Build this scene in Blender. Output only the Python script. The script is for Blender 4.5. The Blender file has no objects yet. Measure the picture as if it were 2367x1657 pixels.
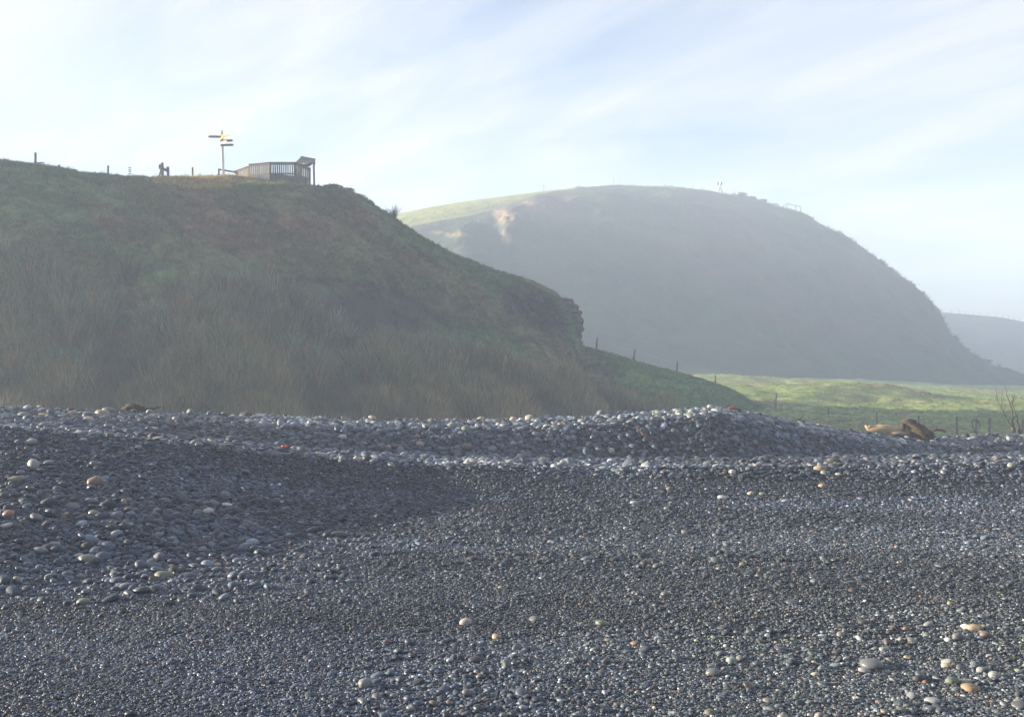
import bpy, bmesh, math, random
import numpy as np
from mathutils import Vector, Matrix

random.seed(7)
RNG = np.random.default_rng(11)
scene = bpy.context.scene
COL = scene.collection

# ------------------------------------------------------------------ camera
F, CX, HY, EYE = 2600.0, 1183.5, 850.0, 1.6      # focal length in photo pixels, centre, horizon row, eye height
cam_d = bpy.data.cameras.new('camera')
cam = bpy.data.objects.new('camera', cam_d)
COL.objects.link(cam)
cam.location = (0, 0, EYE)
cam.rotation_euler = (math.radians(90), 0, 0)
cam_d.sensor_width = 36.0
cam_d.lens = 36.0 * F / 2367.0
cam_d.shift_y = (HY - 828.5) / 2367.0
cam_d.clip_start = 0.1
cam_d.clip_end = 3000
scene.camera = cam

# ------------------------------------------------------------------ light
SUN_EL = math.radians(9.6)
SUN_AZ = math.radians(-84.0)                       # clockwise from +Y (negative = to the left)
SUN_DIR = Vector((math.sin(SUN_AZ) * math.cos(SUN_EL), math.cos(SUN_AZ) * math.cos(SUN_EL), math.sin(SUN_EL)))

world = bpy.data.worlds.new('World')
scene.world = world
world.use_nodes = True
wt = world.node_tree
wt.nodes.clear()
def wn(t, **k):
    n = wt.nodes.new(t)
    for a, b in k.items():
        setattr(n, a, b)
    return n
sky = wn('ShaderNodeTexSky', sky_type='NISHITA', sun_disc=False)
sky.sun_elevation = SUN_EL
sky.sun_rotation = SUN_AZ
sky.altitude = 10
sky.air_density = 1.3
sky.dust_density = 0.2
sky.ozone_density = 3.0
tc = wn('ShaderNodeTexCoord')
sep = wn('ShaderNodeSeparateXYZ')
wt.links.new(tc.outputs['Generated'], sep.inputs[0])
zz = wn('ShaderNodeMath', operation='MAXIMUM'); zz.inputs[1].default_value = 0.0
wt.links.new(sep.outputs['Z'], zz.inputs[0])
za = wn('ShaderNodeMath', operation='ADD'); za.inputs[1].default_value = 0.22
wt.links.new(zz.outputs[0], za.inputs[0])
dv = wn('ShaderNodeVectorMath', operation='DIVIDE')
cmb = wn('ShaderNodeCombineXYZ')
for i in range(3):
    wt.links.new(za.outputs[0], cmb.inputs[i])
wt.links.new(tc.outputs['Generated'], dv.inputs[0])
wt.links.new(cmb.outputs[0], dv.inputs[1])
def cloud(rot, scl, scale, detail, rough, dist, lo, hi, off=(0, 0, 0)):
    mp = wn('ShaderNodeMapping')
    mp.inputs['Scale'].default_value = scl
    mp.inputs['Location'].default_value = off
    mr_ = wn('ShaderNodeMapping')
    mr_.inputs['Rotation'].default_value = (0, 0, math.radians(rot))
    wt.links.new(dv.outputs[0], mr_.inputs[0])
    wt.links.new(mr_.outputs[0], mp.inputs[0])
    nz = wn('ShaderNodeTexNoise')
    nz.inputs['Scale'].default_value = scale
    nz.inputs['Detail'].default_value = detail
    nz.inputs['Roughness'].default_value = rough
    nz.inputs['Distortion'].default_value = dist
    wt.links.new(mp.outputs[0], nz.inputs['Vector'])
    mr = wn('ShaderNodeMapRange', interpolation_type='SMOOTHSTEP')
    mr.inputs['From Min'].default_value = lo
    mr.inputs['From Max'].default_value = hi
    wt.links.new(nz.outputs['Fac'], mr.inputs['Value'])
    return mr.outputs[0]
c1 = cloud(40, (0.5, 1.1, 1), 1.3, 5, 0.55, 0.6, 0.24, 0.64, (3.1, 1.7, 0))
c2 = cloud(46, (0.5, 1.9, 1), 2.6, 8, 0.62, 0.8, 0.34, 0.7, (1.2, 5.3, 0))
mx = wn('ShaderNodeMath', operation='MULTIPLY_ADD')
mx.inputs[1].default_value = 0.42
wt.links.new(c2, mx.inputs[0])
cm = wn('ShaderNodeMath', operation='MULTIPLY'); cm.inputs[1].default_value = 0.62
wt.links.new(c1, cm.inputs[0])
wt.links.new(cm.outputs[0], mx.inputs[2])
cl = wn('ShaderNodeMapRange'); cl.inputs['To Min'].default_value = 0.26; cl.inputs['To Max'].default_value = 0.92
wt.links.new(mx.outputs[0], cl.inputs['Value'])
mixc = wn('ShaderNodeMix', data_type='RGBA')
wt.links.new(cl.outputs[0], mixc.inputs['Factor'])
hsv = wn('ShaderNodeHueSaturation')
hsv.inputs['Hue'].default_value = 0.525
hsv.inputs['Saturation'].default_value = 1.6
hsv.inputs['Value'].default_value = 0.95
wt.links.new(sky.outputs[0], hsv.inputs['Color'])
wt.links.new(hsv.outputs[0], mixc.inputs[6])
mixc.inputs[7].default_value = (3.68, 3.7, 4.0, 1)
bg = wn('ShaderNodeBackground')
bg.inputs['Strength'].default_value = 0.05
wt.links.new(mixc.outputs[2], bg.inputs['Color'])
wo = wn('ShaderNodeOutputWorld')
wt.links.new(bg.outputs[0], wo.inputs['Surface'])

sun_d = bpy.data.lights.new('sun', 'SUN')
sun_d.energy = 5.0
sun_d.angle = math.radians(0.6)
sun_d.color = (1.0, 0.85, 0.64)
sun = bpy.data.objects.new('sun', sun_d)
COL.objects.link(sun)
sun.rotation_euler = (-SUN_DIR).to_track_quat('-Z', 'Y').to_euler()
sun.location = (-60, 40, 60)

scene.view_settings.view_transform = 'Standard'
scene.view_settings.look = 'None'
scene.view_settings.gamma = 1.0
scene.view_settings.exposure = 2.2
scene.view_settings.use_curve_mapping = False
scene.cycles.use_denoising = True
scene.cycles.volume_bounces = 1
scene.cycles.max_bounces = 6
scene.cycles.diffuse_bounces = 3
scene.cycles.glossy_bounces = 2
scene.cycles.transparent_max_bounces = 8

# ------------------------------------------------------------------ helpers
def PX(px, py, Y):
    """point at depth Y on the sight line of a photo pixel"""
    return Vector(((px - CX) / F * Y, Y, EYE + (HY - py) / F * Y))

def hash2(ix, iy, seed):
    h = (ix.astype(np.int64) * 374761393 + iy.astype(np.int64) * 668265263 + seed * 1442695041) & 0x7fffffff
    h = ((h ^ (h >> 13)) * 1274126177) & 0x7fffffff
    h = (h ^ (h >> 16)) & 0x7fffffff
    return (h % 100003) / 100003.0

def vnoise(x, y, seed=0):
    x = np.asarray(x, float); y = np.asarray(y, float)
    ix = np.floor(x); iy = np.floor(y)
    fx = x - ix; fy = y - iy
    fx = fx * fx * (3 - 2 * fx); fy = fy * fy * (3 - 2 * fy)
    a = hash2(ix, iy, seed); b = hash2(ix + 1, iy, seed)
    c = hash2(ix, iy + 1, seed); d = hash2(ix + 1, iy + 1, seed)
    return (a * (1 - fx) + b * fx) * (1 - fy) + (c * (1 - fx) + d * fx) * fy

def fbm(x, y, seed=0, oct=4):
    s = 0; a = 0.5; t = 0
    for o in range(oct):
        s = s + a * vnoise(x * 2 ** o + o * 17.3, y * 2 ** o - o * 9.1, seed + o)
        t += a; a *= 0.5
    return s / t

def sstep(a, b, x):
    t = np.clip((x - a) / (b - a), 0, 1)
    return t * t * (3 - 2 * t)

def mesh_np(name, verts, faces, smooth=True):
    me = bpy.data.meshes.new(name)
    verts = np.asarray(verts, np.float32)
    faces = np.asarray(faces, np.int32)
    k = faces.shape[1]
    me.vertices.add(len(verts)); me.vertices.foreach_set('co', verts.ravel())
    me.loops.add(faces.size); me.loops.foreach_set('vertex_index', faces.ravel())
    me.polygons.add(len(faces))
    me.polygons.foreach_set('loop_start', np.arange(0, faces.size, k, dtype=np.int32))
    me.update(calc_edges=True)
    me.polygons.foreach_set('use_smooth', np.full(len(faces), smooth))
    return me

def grid_faces(nu, nv):
    i = np.arange(nu - 1)[:, None] * nv + np.arange(nv - 1)[None, :]
    i = i.ravel()
    return np.stack([i, i + nv, i + nv + 1, i + 1], 1)

def color_attr(me, cols, name='col'):
    a = me.attributes.new(name, 'FLOAT_COLOR', 'POINT')
    c = np.ones((len(me.vertices), 4), np.float32); c[:, :3] = cols
    a.data.foreach_set('color', c.ravel())

def link(name, me, mat=None, parent=None, loc=None):
    o = bpy.data.objects.new(name, me)
    COL.objects.link(o)
    if mat is not None:
        if not me.materials:
            me.materials.append(mat)
    if parent is not None:
        o.parent = parent
    if loc is not None:
        o.location = loc
    return o

def tag(o, label=None, cat=None, group=None, kind=None):
    if label: o['label'] = label
    if cat: o['category'] = cat
    if group: o['group'] = group
    if kind: o['kind'] = kind
    return o

def empty(name, loc, label, cat, group=None):
    o = bpy.data.objects.new(name, None)
    COL.objects.link(o)
    o.location = loc
    o.empty_display_size = 0.3
    return tag(o, label, cat, group)

class MB:
    """collects shapes in world coordinates, builds ONE mesh relative to its thing's base"""
    def __init__(s): s.v = []; s.f = []
    def add(s, vs, fs):
        n = len(s.v)
        s.v += [tuple(v) for v in vs]
        s.f += [tuple(i + n for i in f) for f in fs]
    def beam(s, a, b, w, h=None, up=Vector((0, 0, 1)), bev=0.12):
        """rectangular timber from a to b, chamfered long edges"""
        h = h or w
        a = Vector(a); b = Vector(b)
        d = (b - a).normalized()
        if abs(d.dot(up)) > 0.95:
            up = Vector((0, 1, 0))
        x = d.cross(up).normalized(); y = x.cross(d).normalized()
        c = min(w, h) * bev
        prof = [(-w/2 + c, -h/2), (w/2 - c, -h/2), (w/2, -h/2 + c), (w/2, h/2 - c), (w/2 - c, h/2), (-w/2 + c, h/2), (-w/2, h/2 - c), (-w/2, -h/2 + c)]
        vs = [a + x * p + y * q for p, q in prof] + [b + x * p + y * q for p, q in prof]
        fs = [(i, (i + 1) % 8, 8 + (i + 1) % 8, 8 + i) for i in range(8)]
        fs += [tuple(range(7, -1, -1)), tuple(range(8, 16))]
        s.add(vs, fs)
    def tube(s, pts, rad, n=8, jit=0.0, seed=0, flat=1.0, cap=True):
        rr = random.Random(seed)
        pts = [Vector(p) for p in pts]
        if not hasattr(rad, '__len__'): rad = [rad] * len(pts)
        vs = []; m = len(pts)
        ref = Vector((0.13, 0.2, 1)).normalized()
        for i, p in enumerate(pts):
            d = (pts[min(i + 1, m - 1)] - pts[max(i - 1, 0)]).normalized()
            r = ref if abs(d.dot(ref)) < 0.93 else Vector((1, 0.1, 0)).normalized()
            x = d.cross(r).normalized(); y = x.cross(d).normalized()
            for k in range(n):
                t = 2 * math.pi * k / n
                q = rad[i] * (1 + jit * (rr.random() * 2 - 1))
                vs.append(p + x * math.cos(t) * q + y * math.sin(t) * q * flat)
        fs = []
        for i in range(m - 1):
            for k in range(n):
                fs.append((i * n + k, i * n + (k + 1) % n, (i + 1) * n + (k + 1) % n, (i + 1) * n + k))
        if cap:
            fs.append(tuple(range(n - 1, -1, -1)))
            fs.append(tuple((m - 1) * n + k for k in range(n)))
        s.add(vs, fs)
    def poly(s, pts, n, th):
        """extruded flat polygon: pts in order, thickness th along n"""
        n = Vector(n).normalized() * th / 2
        k = len(pts)
        vs = [Vector(p) - n for p in pts] + [Vector(p) + n for p in pts]
        fs = [tuple(range(k - 1, -1, -1)), tuple(range(k, 2 * k))]
        fs += [(i, (i + 1) % k, k + (i + 1) % k, k + i) for i in range(k)]
        s.add(vs, fs)
    def build(s, name, mat, parent=None, smooth=False, label=None):
        org = Vector((0, 0, 0))
        p = parent
        while p is not None:
            org += p.location; p = p.parent
        me = bpy.data.meshes.new(name)
        me.from_pydata([tuple(Vector(v) - org) for v in s.v], [], s.f)
        bm = bmesh.new(); bm.from_mesh(me)
        bmesh.ops.recalc_face_normals(bm, faces=bm.faces)
        bm.to_mesh(me); bm.free()
        if smooth:
            me.polygons.foreach_set('use_smooth', [True] * len(me.polygons))
        o = link(name, me, mat, parent)
        if label: o['label'] = label
        return o

# ------------------------------------------------------------------ materials
def nodes_of(name):
    m = bpy.data.materials.new(name); m.use_nodes = True
    nt = m.node_tree
    b = nt.nodes['Principled BSDF']
    b.inputs['Specular IOR Level'].default_value = 0.3
    return m, nt, b

def add_noise(nt, scale, detail=4, rough=0.6, coord='Object'):
    t = nt.nodes.new('ShaderNodeTexCoord')
    n = nt.nodes.new('ShaderNodeTexNoise')
    n.inputs['Scale'].default_value = scale
    n.inputs['Detail'].default_value = detail
    n.inputs['Roughness'].default_value = rough
    nt.links.new(t.outputs[coord], n.inputs['Vector'])
    return n

def mul_color(nt, colsock, facsock, lo, hi):
    mr = nt.nodes.new('ShaderNodeMapRange')
    mr.inputs['From Min'].default_value = 0.3; mr.inputs['From Max'].default_value = 0.7
    mr.inputs['To Min'].default_value = lo; mr.inputs['To Max'].default_value = hi
    nt.links.new(facsock, mr.inputs['Value'])
    vm = nt.nodes.new('ShaderNodeVectorMath'); vm.operation = 'SCALE'
    nt.links.new(colsock, vm.inputs[0]); nt.links.new(mr.outputs[0], vm.inputs['Scale'])
    return vm.outputs[0]

def attr_mat(name, nscale, lo, hi, bump_scale, bump_d, rough=0.9, attr='GEOMETRY', spec=0.2):
    """colour from the 'col' attribute, broken up by noise, with bump"""
    m, nt, b = nodes_of(name)
    a = nt.nodes.new('ShaderNodeAttribute'); a.attribute_type = 'INSTANCER' if attr == 'OBJ' else attr; a.attribute_name = 'col'
    n = add_noise(nt, nscale)
    nt.links.new(mul_color(nt, a.outputs['Color'], n.outputs['Fac'], lo, hi), b.inputs['Base Color'])
    b.inputs['Roughness'].default_value = rough
    b.inputs['Specular IOR Level'].default_value = spec
    if bump_d:
        n2 = add_noise(nt, bump_scale, 6, 0.65)
        bp = nt.nodes.new('ShaderNodeBump'); bp.inputs['Strength'].default_value = 1.0
        bp.inputs['Distance'].default_value = bump_d
        nt.links.new(n2.outputs['Fac'], bp.inputs['Height'])
        nt.links.new(bp.outputs[0], b.inputs['Normal'])
    return m

def plain_mat(name, col, rough=0.8, nscale=6, lo=0.75, hi=1.2, bump=0.0, spec=0.25, stretch=None):
    m, nt, b = nodes_of(name)
    rgb = nt.nodes.new('ShaderNodeRGB'); rgb.outputs[0].default_value = (*col, 1)
    n = add_noise(nt, nscale)
    if stretch:
        mp = nt.nodes.new('ShaderNodeMapping'); mp.inputs['Scale'].default_value = stretch
        l = n.inputs['Vector'].links[0]; src = l.from_socket
        nt.links.new(src, mp.inputs[0]); nt.links.new(mp.outputs[0], n.inputs['Vector'])
    nt.links.new(mul_color(nt, rgb.outputs[0], n.outputs['Fac'], lo, hi), b.inputs['Base Color'])
    b.inputs['Roughness'].default_value = rough
    b.inputs['Specular IOR Level'].default_value = spec
    if bump:
        bp = nt.nodes.new('ShaderNodeBump'); bp.inputs['Distance'].default_value = bump
        nt.links.new(n.outputs['Fac'], bp.inputs['Height']); nt.links.new(bp.outputs[0], b.inputs['Normal'])
    return m

def stone_mat(name, attr):
    m, nt, b = nodes_of(name)
    if attr == 'OBJ':
        a = nt.nodes.new('ShaderNodeObjectInfo'); c = a.outputs['Color']
    else:
        a = nt.nodes.new('ShaderNodeAttribute'); a.attribute_type = 'INSTANCER'; a.attribute_name = 'col'; c = a.outputs['Color']
    n = add_noise(nt, 3.0, 6, 0.7)
    oi = nt.nodes.new('ShaderNodeObjectInfo')
    n.noise_dimensions = '4D'
    w = nt.nodes.new('ShaderNodeMath'); w.operation = 'MULTIPLY'; w.inputs[1].default_value = 50
    nt.links.new(oi.outputs['Random'], w.inputs[0]); nt.links.new(w.outputs[0], n.inputs['W'])
    nt.links.new(mul_color(nt, c, n.outputs['Fac'], 0.72, 1.22), b.inputs['Base Color'])
    mr = nt.nodes.new('ShaderNodeMapRange')
    mr.inputs['To Min'].default_value = 0.36; mr.inputs['To Max'].default_value = 0.88
    nt.links.new(oi.outputs['Random'], mr.inputs['Value'])
    nt.links.new(mr.outputs[0], b.inputs['Roughness'])
    b.inputs['Specular IOR Level'].default_value = 0.42
    return m

def gravel_mat():
    m, nt, b = nodes_of('fine_gravel')
    tcn = nt.nodes.new('ShaderNodeTexCoord')
    v = nt.nodes.new('ShaderNodeTexVoronoi'); v.inputs['Scale'].default_value = 75
    nt.links.new(tcn.outputs['Object'], v.inputs['Vector'])
    v2 = nt.nodes.new('ShaderNodeTexVoronoi'); v2.inputs['Scale'].default_value = 32
    nt.links.new(tcn.outputs['Object'], v2.inputs['Vector'])
    cr = nt.nodes.new('ShaderNodeValToRGB')
    e = cr.color_ramp.elements
    e[0].position = 0; e[0].color = (0.012, 0.014, 0.02, 1)
    e[1].position = 1; e[1].color = (0.11, 0.10, 0.085, 1)
    x = cr.color_ramp.elements.new(0.5); x.color = (0.025, 0.027, 0.034, 1)
    x = cr.color_ramp.elements.new(0.8); x.color = (0.05, 0.05, 0.05, 1)
    nt.links.new(v.outputs['Color'], cr.inputs[0])
    nt.links.new(cr.outputs[0], b.inputs['Base Color'])
    b.inputs['Roughness'].default_value = 0.6
    ad = nt.nodes.new('ShaderNodeMath'); ad.operation = 'MULTIPLY_ADD'
    ad.inputs[1].default_value = 1.2
    nt.links.new(v2.outputs['Distance'], ad.inputs[0]); nt.links.new(v.outputs['Distance'], ad.inputs[2])
    inv = nt.nodes.new('ShaderNodeMath'); inv.operation = 'MULTIPLY'; inv.inputs[1].default_value = -1
    nt.links.new(ad.outputs[0], inv.inputs[0])
    bp = nt.nodes.new('ShaderNodeBump'); bp.inputs['Distance'].default_value = 0.012
    nt.links.new(inv.outputs[0], bp.inputs['Height']); nt.links.new(bp.outputs[0], b.inputs['Normal'])
    return m

def leaf_mat(name, attr='INSTANCER'):
    m, nt, b = nodes_of(name)
    a = nt.nodes.new('ShaderNodeAttribute'); a.attribute_type = 'INSTANCER' if attr == 'OBJ' else attr; a.attribute_name = 'col'
    g = nt.nodes.new('ShaderNodeAttribute'); g.attribute_type = 'GEOMETRY'; g.attribute_name = 'tint'
    vm = nt.nodes.new('ShaderNodeVectorMath'); vm.operation = 'MULTIPLY'
    if attr == 'OBJ':
        a2 = nt.nodes.new('ShaderNodeObjectInfo'); nt.links.new(a2.outputs['Color'], vm.inputs[0])
    else:
        nt.links.new(a.outputs['Color'], vm.inputs[0])
    nt.links.new(g.outputs['Color'], vm.inputs[1])
    nt.links.new(vm.outputs[0], b.inputs['Base Color'])
    b.inputs['Roughness'].default_value = 0.6
    b.inputs['Specular IOR Level'].default_value = 0.25
    tr = nt.nodes.new('ShaderNodeBsdfTranslucent'); nt.links.new(vm.outputs[0], tr.inputs[0])
    mxs = nt.nodes.new('ShaderNodeMixShader'); mxs.inputs[0].default_value = 0.4
    out = nt.nodes['Material Output']
    nt.links.new(b.outputs[0], mxs.inputs[1]); nt.links.new(tr.outputs[0], mxs.inputs[2])
    nt.links.new(mxs.outputs[0], out.inputs['Surface'])
    return m

M_hill = attr_mat('hillside_turf', 2.2, 0.6, 1.4, 5.0, 0.22)
M_far = attr_mat('far_hillside', 0.18, 0.84, 1.16, 0.4, 0.6)
M_field = attr_mat('pasture', 0.9, 0.7, 1.3, 2.5, 0.12)
M_gravel = gravel_mat()
M_stone = stone_mat('beach_stone', 'INST')
M_stone_o = stone_mat('beach_stone_single', 'OBJ')
M_leaf = leaf_mat('leaf_blade')
M_leaf_o = leaf_mat('leaf_blade_single', 'OBJ')
M_wood = plain_mat('weathered_timber', (0.125, 0.112, 0.085), 0.85, 14, 0.6, 1.3, 0.004)
M_post = plain_mat('grey_post_timber', (0.13, 0.115, 0.095), 0.85, 10, 0.6, 1.3, 0.004)
M_white = plain_mat('white_paint', (0.72, 0.70, 0.64), 0.55, 8, 0.85, 1.1)
M_yellow = plain_mat('yellow_paint', (0.50, 0.30, 0.05), 0.5, 8, 0.85, 1.1)
M_board = plain_mat('shaded_sign_board', (0.15, 0.12, 0.09), 0.8, 9, 0.7, 1.2)  # boards turned from the sun: shade put into a grey-brown
M_grey = plain_mat('shaded_white_paint', (0.30, 0.29, 0.28), 0.7, 8)  # shading of the light beacon legs put into this grey
M_black = plain_mat('black_paint', (0.03, 0.03, 0.035), 0.6, 8)
M_wire = plain_mat('galvanised_wire', (0.35, 0.36, 0.37), 0.5, 3)
M_pale = plain_mat('bleached_driftwood', (0.40, 0.29, 0.17), 0.85, 5, 0.6, 1.25, 0.02, stretch=(1, 4, 6))
M_bark = plain_mat('dark_rotten_wood', (0.055, 0.038, 0.026), 0.95, 9, 0.4, 1.6, 0.03)
M_twig = plain_mat('bare_twig', (0.065, 0.05, 0.038), 0.9, 12)
M_kelp = plain_mat('orange_kelp', (0.50, 0.13, 0.025), 0.5, 20, 0.6, 1.3)
M_kelpd = plain_mat('red_brown_kelp', (0.07, 0.026, 0.02), 0.5, 20, 0.6, 1.3)
M_rock = plain_mat('dark_layered_rock', (0.085, 0.068, 0.056), 0.9, 1.6, 0.45, 1.5, 0.25, stretch=(1, 1, 4))
M_shrub = plain_mat('coastal_shrub', (0.045, 0.055, 0.03), 0.8, 3, 0.6, 1.4)

# ------------------------------------------------------------------ ground shapes
T1px = np.array([-400, 0, 300, 500, 700, 1000, 1400, 1700, 2000, 2367, 2800.])
T1py = np.array([984, 989, 1012, 1029, 1052, 1071, 1077, 1075, 1072, 1065, 1058.])
T1Y = np.array([13.0, 13.2, 13.5, 13.8, 14.2, 14.6, 15, 15, 15.2, 15.5, 15.8])
TfY = np.array([7.0, 7.2, 8.0, 9.0, 9.6, 10, 10.5, 10.8, 11, 11, 11.])
T2px = np.array([-400, 0, 240, 560, 900, 1200, 1400, 1560, 1640, 1720, 1800, 1880, 2000, 2100, 2200, 2367, 2800.])
T2py = np.array([944, 948, 953, 966, 973, 973, 964, 952, 947, 956, 970, 985, 1004, 1012, 1013, 1009, 1006.])
T2Y = np.array([19.3, 19.5, 20, 21, 22, 22.5, 22.8, 23, 23, 23.2, 23.5, 24, 24.6, 25, 25.3, 26, 27.])

def field_z(x, y):
    base = np.interp(y, [20, 40, 60, 84, 110, 130, 150, 900], [-2.7, -2.7, -2.25, -1.45, -0.35, 0.5, 1.0, 1.0])
    x = np.asarray(x, float); y = np.asarray(y, float)
    u = x / np.maximum(y, 5.0) * F + CX
    return base - 2.1 * sstep(1650, 2450, u) * sstep(80, 140, y)

def beach_z(x, y):
    x = np.asarray(x, float); y = np.asarray(y, float)
    u = x / np.maximum(y, 5.0) * F + CX
    c1Y = np.interp(u, T1px, T1Y); z1 = EYE - (np.interp(u, T1px, T1py) - HY) / F * c1Y
    fY = np.interp(u, T1px, TfY)
    c2Y = np.interp(u, T2px, T2Y); z2 = EYE - (np.interp(u, T2px, T2py) - HY) / F * c2Y
    dY = np.maximum(c1Y + 0.8, c2Y - 2.45); zd = np.minimum(np.minimum(z1, z2) - 0.07, EYE - (np.interp(u, T1px, T1py) - HY) / F * dY - 0.03)
    t = np.clip((y - fY) / (c1Y - 0.5 - fY), 0, 1)
    lf = sstep(1000, 350, u)
    z = (lf * (0.62 * t + 0.38 * t ** 3) * sstep(0, 0.45, t) + (1 - lf) * (0.25 * t * t + 0.75 * t ** 3.2 * (1.35 - 0.35 * t))) * z1
    z = np.where(y > c1Y, z1 + (zd - z1) * sstep(0, 1, (y - c1Y) / (dY - c1Y)), z)
    k2 = np.clip((y - dY) / (c2Y - 1.1 - dY), 0, 1)
    z = np.where(y > dY, zd + (z2 - 0.13 - zd) * (0.35 * k2 + 0.65 * sstep(0, 1.15, k2) / sstep(0, 1.15, 1.0)) + 0.13 * np.clip((y - c2Y + 1.1) / 1.1, 0, 1), z)
    z = np.where(y > c2Y, z2 + (-2.9 - z2) * sstep(-0.1, 1, (y - c2Y) / 9.0), z)
    z = z + 0.05 * (fbm(x * 0.7, y * 0.7, 3, 3) - 0.5) * sstep(0, 6, y)
    return z

def ray_to_beach(px, py, y0=3.5, y1=27):
    ys = np.linspace(y0, y1, 3000)
    xs = (px - CX) / F * ys
    zr = EYE + (HY - py) / F * ys
    zb = beach_z(xs, ys)
    hit = np.nonzero(zb >= zr)[0]
    if len(hit) == 0:
        k = int(np.argmin(zr - zb))
    else:
        k = hit[0]
    return float(xs[k]), float(ys[k]), float(zb[k])

# beach sheet: one graded grid
xs = np.concatenate([np.linspace(-98, -16, 24)[:-1], np.linspace(-16, 16, 240), np.linspace(16, 190, 28)[1:]])
ys = np.concatenate([np.linspace(-30, 3, 10)[:-1], np.linspace(3, 36, 300)])
X, Yg = np.meshgrid(xs, ys, indexing='ij')
Z = beach_z(X, Yg)
me = mesh_np('shingle_beach', np.stack([X, Yg, Z], -1).reshape(-1, 3), grid_faces(len(xs), len(ys)))
beach = link('beach', me, M_gravel)
tag(beach, 'dark grey shingle beach with two stepped gravel banks', kind='structure')

# pasture sheet out to the horizon
xs = np.concatenate([np.linspace(-99, -40, 20)[:-1], np.linspace(-40, 110, 330), np.linspace(110, 330, 40)[1:]])
ys = np.concatenate([np.linspace(27, 50, 30)[:-1], np.linspace(50, 160, 300), np.linspace(160, 470, 50)[1:]])
X, Yg = np.meshgrid(xs, ys, indexing='ij')
hump = (fbm(X * 0.13, Yg * 0.10, 21, 4) - 0.5) * 1.1 + (fbm(X * 0.6, Yg * 0.5, 25, 3) - 0.5) * 0.42
hump *= sstep(40, 70, Yg) * (1 - 0.6 * sstep(120, 150, Yg))
def bumpat(px, py, Y, r, h):
    p = PX(px, py, Y)
    return h * np.exp(-(((X - p.x) / (r * 1.7)) ** 2 + ((Yg - p.y) / r) ** 2))
hump += bumpat(1800, 930, 98, 5, 0.9) + bumpat(2000, 925, 100, 4, 0.7) + bumpat(1700, 890, 110, 4, 0.5)
Z = field_z(X, Yg) + hump
n1 = fbm(X * 0.25, Yg * 0.2, 31, 4); n2 = fbm(X * 1.3, Yg * 0.9, 33, 3)
g = np.array([0.22, 0.275, 0.085]); br = np.array([0.28, 0.25, 0.12])
mix = sstep(0.52, 0.72, n1 * 0.6 + n2 * 0.4)[..., None]
near = (1 - sstep(62, 78, Yg + 0.25 * (X - 15)))[..., None]
cols = g * (0.7 + 0.6 * n2[..., None]) * (1 - mix) + br * mix
cols = cols * (1 - 0.5 * near) + np.array([0.14, 0.13, 0.07]) * 0.5 * near
me = mesh_np('pasture', np.stack([X, Yg, Z], -1).reshape(-1, 3), grid_faces(len(xs), len(ys)))
color_attr(me, cols.reshape(-1, 3))
FIELD = dict(X=X, Y=Yg, Z=Z)
field = link('pasture_ground', me, M_field)
tag(field, 'bumpy sunlit green pasture behind the shingle bank', kind='structure')
def field_at(x, y):
    i = int(np.argmin(abs(xs - x))); j = int(np.argmin(abs(ys - y)))
    return float(Z[i, j])

# ------------------------------------------------------------------ hills
def hill(name, tab, foot, back, fall, nu, nv, prof, disp, colour, mat, zfoot):
    """tab rows: px, ridge py, ridge depth, lip py, lip depth; foot rows: px, depth"""
    tab = np.array(tab, float); foot = np.array(foot, float)
    u = np.linspace(tab[0, 0], tab[-1, 0], nu)
    rp = np.interp(u, tab[:, 0], tab[:, 1]); rY = np.interp(u, tab[:, 0], tab[:, 2])
    lp = np.interp(u, tab[:, 0], tab[:, 3]); lY = np.interp(u, tab[:, 0], tab[:, 4])
    fY = np.interp(u, foot[:, 0], foot[:, 1])
    k = (u - CX) / F
    rz = EYE + (HY - rp) / F * rY; lz = EYE + (HY - lp) / F * lY
    nf, nl, nb = nv
    rowsY = []; rowsZ = []; V = []
    zf = zfoot(k * fY, fY)
    for v in np.linspace(0, 1, nf):
        y = fY + (lY - fY) * v
        rowsY.append(y); rowsZ.append(zf + (lz - zf) * prof(v)); V.append(v)
    for v in np.linspace(0, 1, nl + 1)[1:]:
        rowsY.append(lY + (rY - lY) * v); rowsZ.append(lz + (rz - lz) * (1 - (1 - v) ** 1.6)); V.append(1 + v)
    for v in np.linspace(0, 1, nb + 1)[1:]:
        y = rY + (back(u) if callable(back) else back) * v
        zb = zfoot(k * y, y) - 1.0
        w = sstep(0.72, 1.0, v)
        rowsY.append(y); rowsZ.append((rz - np.minimum(fall * v ** 1.4, np.maximum(rz - zb, 0))) * (1 - w) + zb * w); V.append(2 + v)
    Yh = np.stack(rowsY, 1); Zh = np.stack(rowsZ, 1); Xh = k[:, None] * Yh
    U = np.repeat(u[:, None], Yh.shape[1], 1); Vv = np.repeat(np.array(V)[None, :], nu, 0)
    dz, dy = disp(U, Vv, Xh, Yh, Zh)
    Zh = Zh + dz; Yh = Yh + dy
    P = HY - (Zh - EYE) / Yh * F
    U2 = Xh / Yh * F + CX
    C = colour(U2, P, Vv, Xh, Yh, Zh)
    me = mesh_np(name, np.stack([Xh, Yh, Zh], -1).reshape(-1, 3), grid_faces(nu, Yh.shape[1])[:, ::-1] if False else grid_faces(nu, Yh.shape[1]))
    color_attr(me, C.reshape(-1, 3))
    o = link(name, me, mat)
    return o, dict(X=Xh, Y=Yh, Z=Zh, U=U2, P=P, V=Vv)

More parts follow.
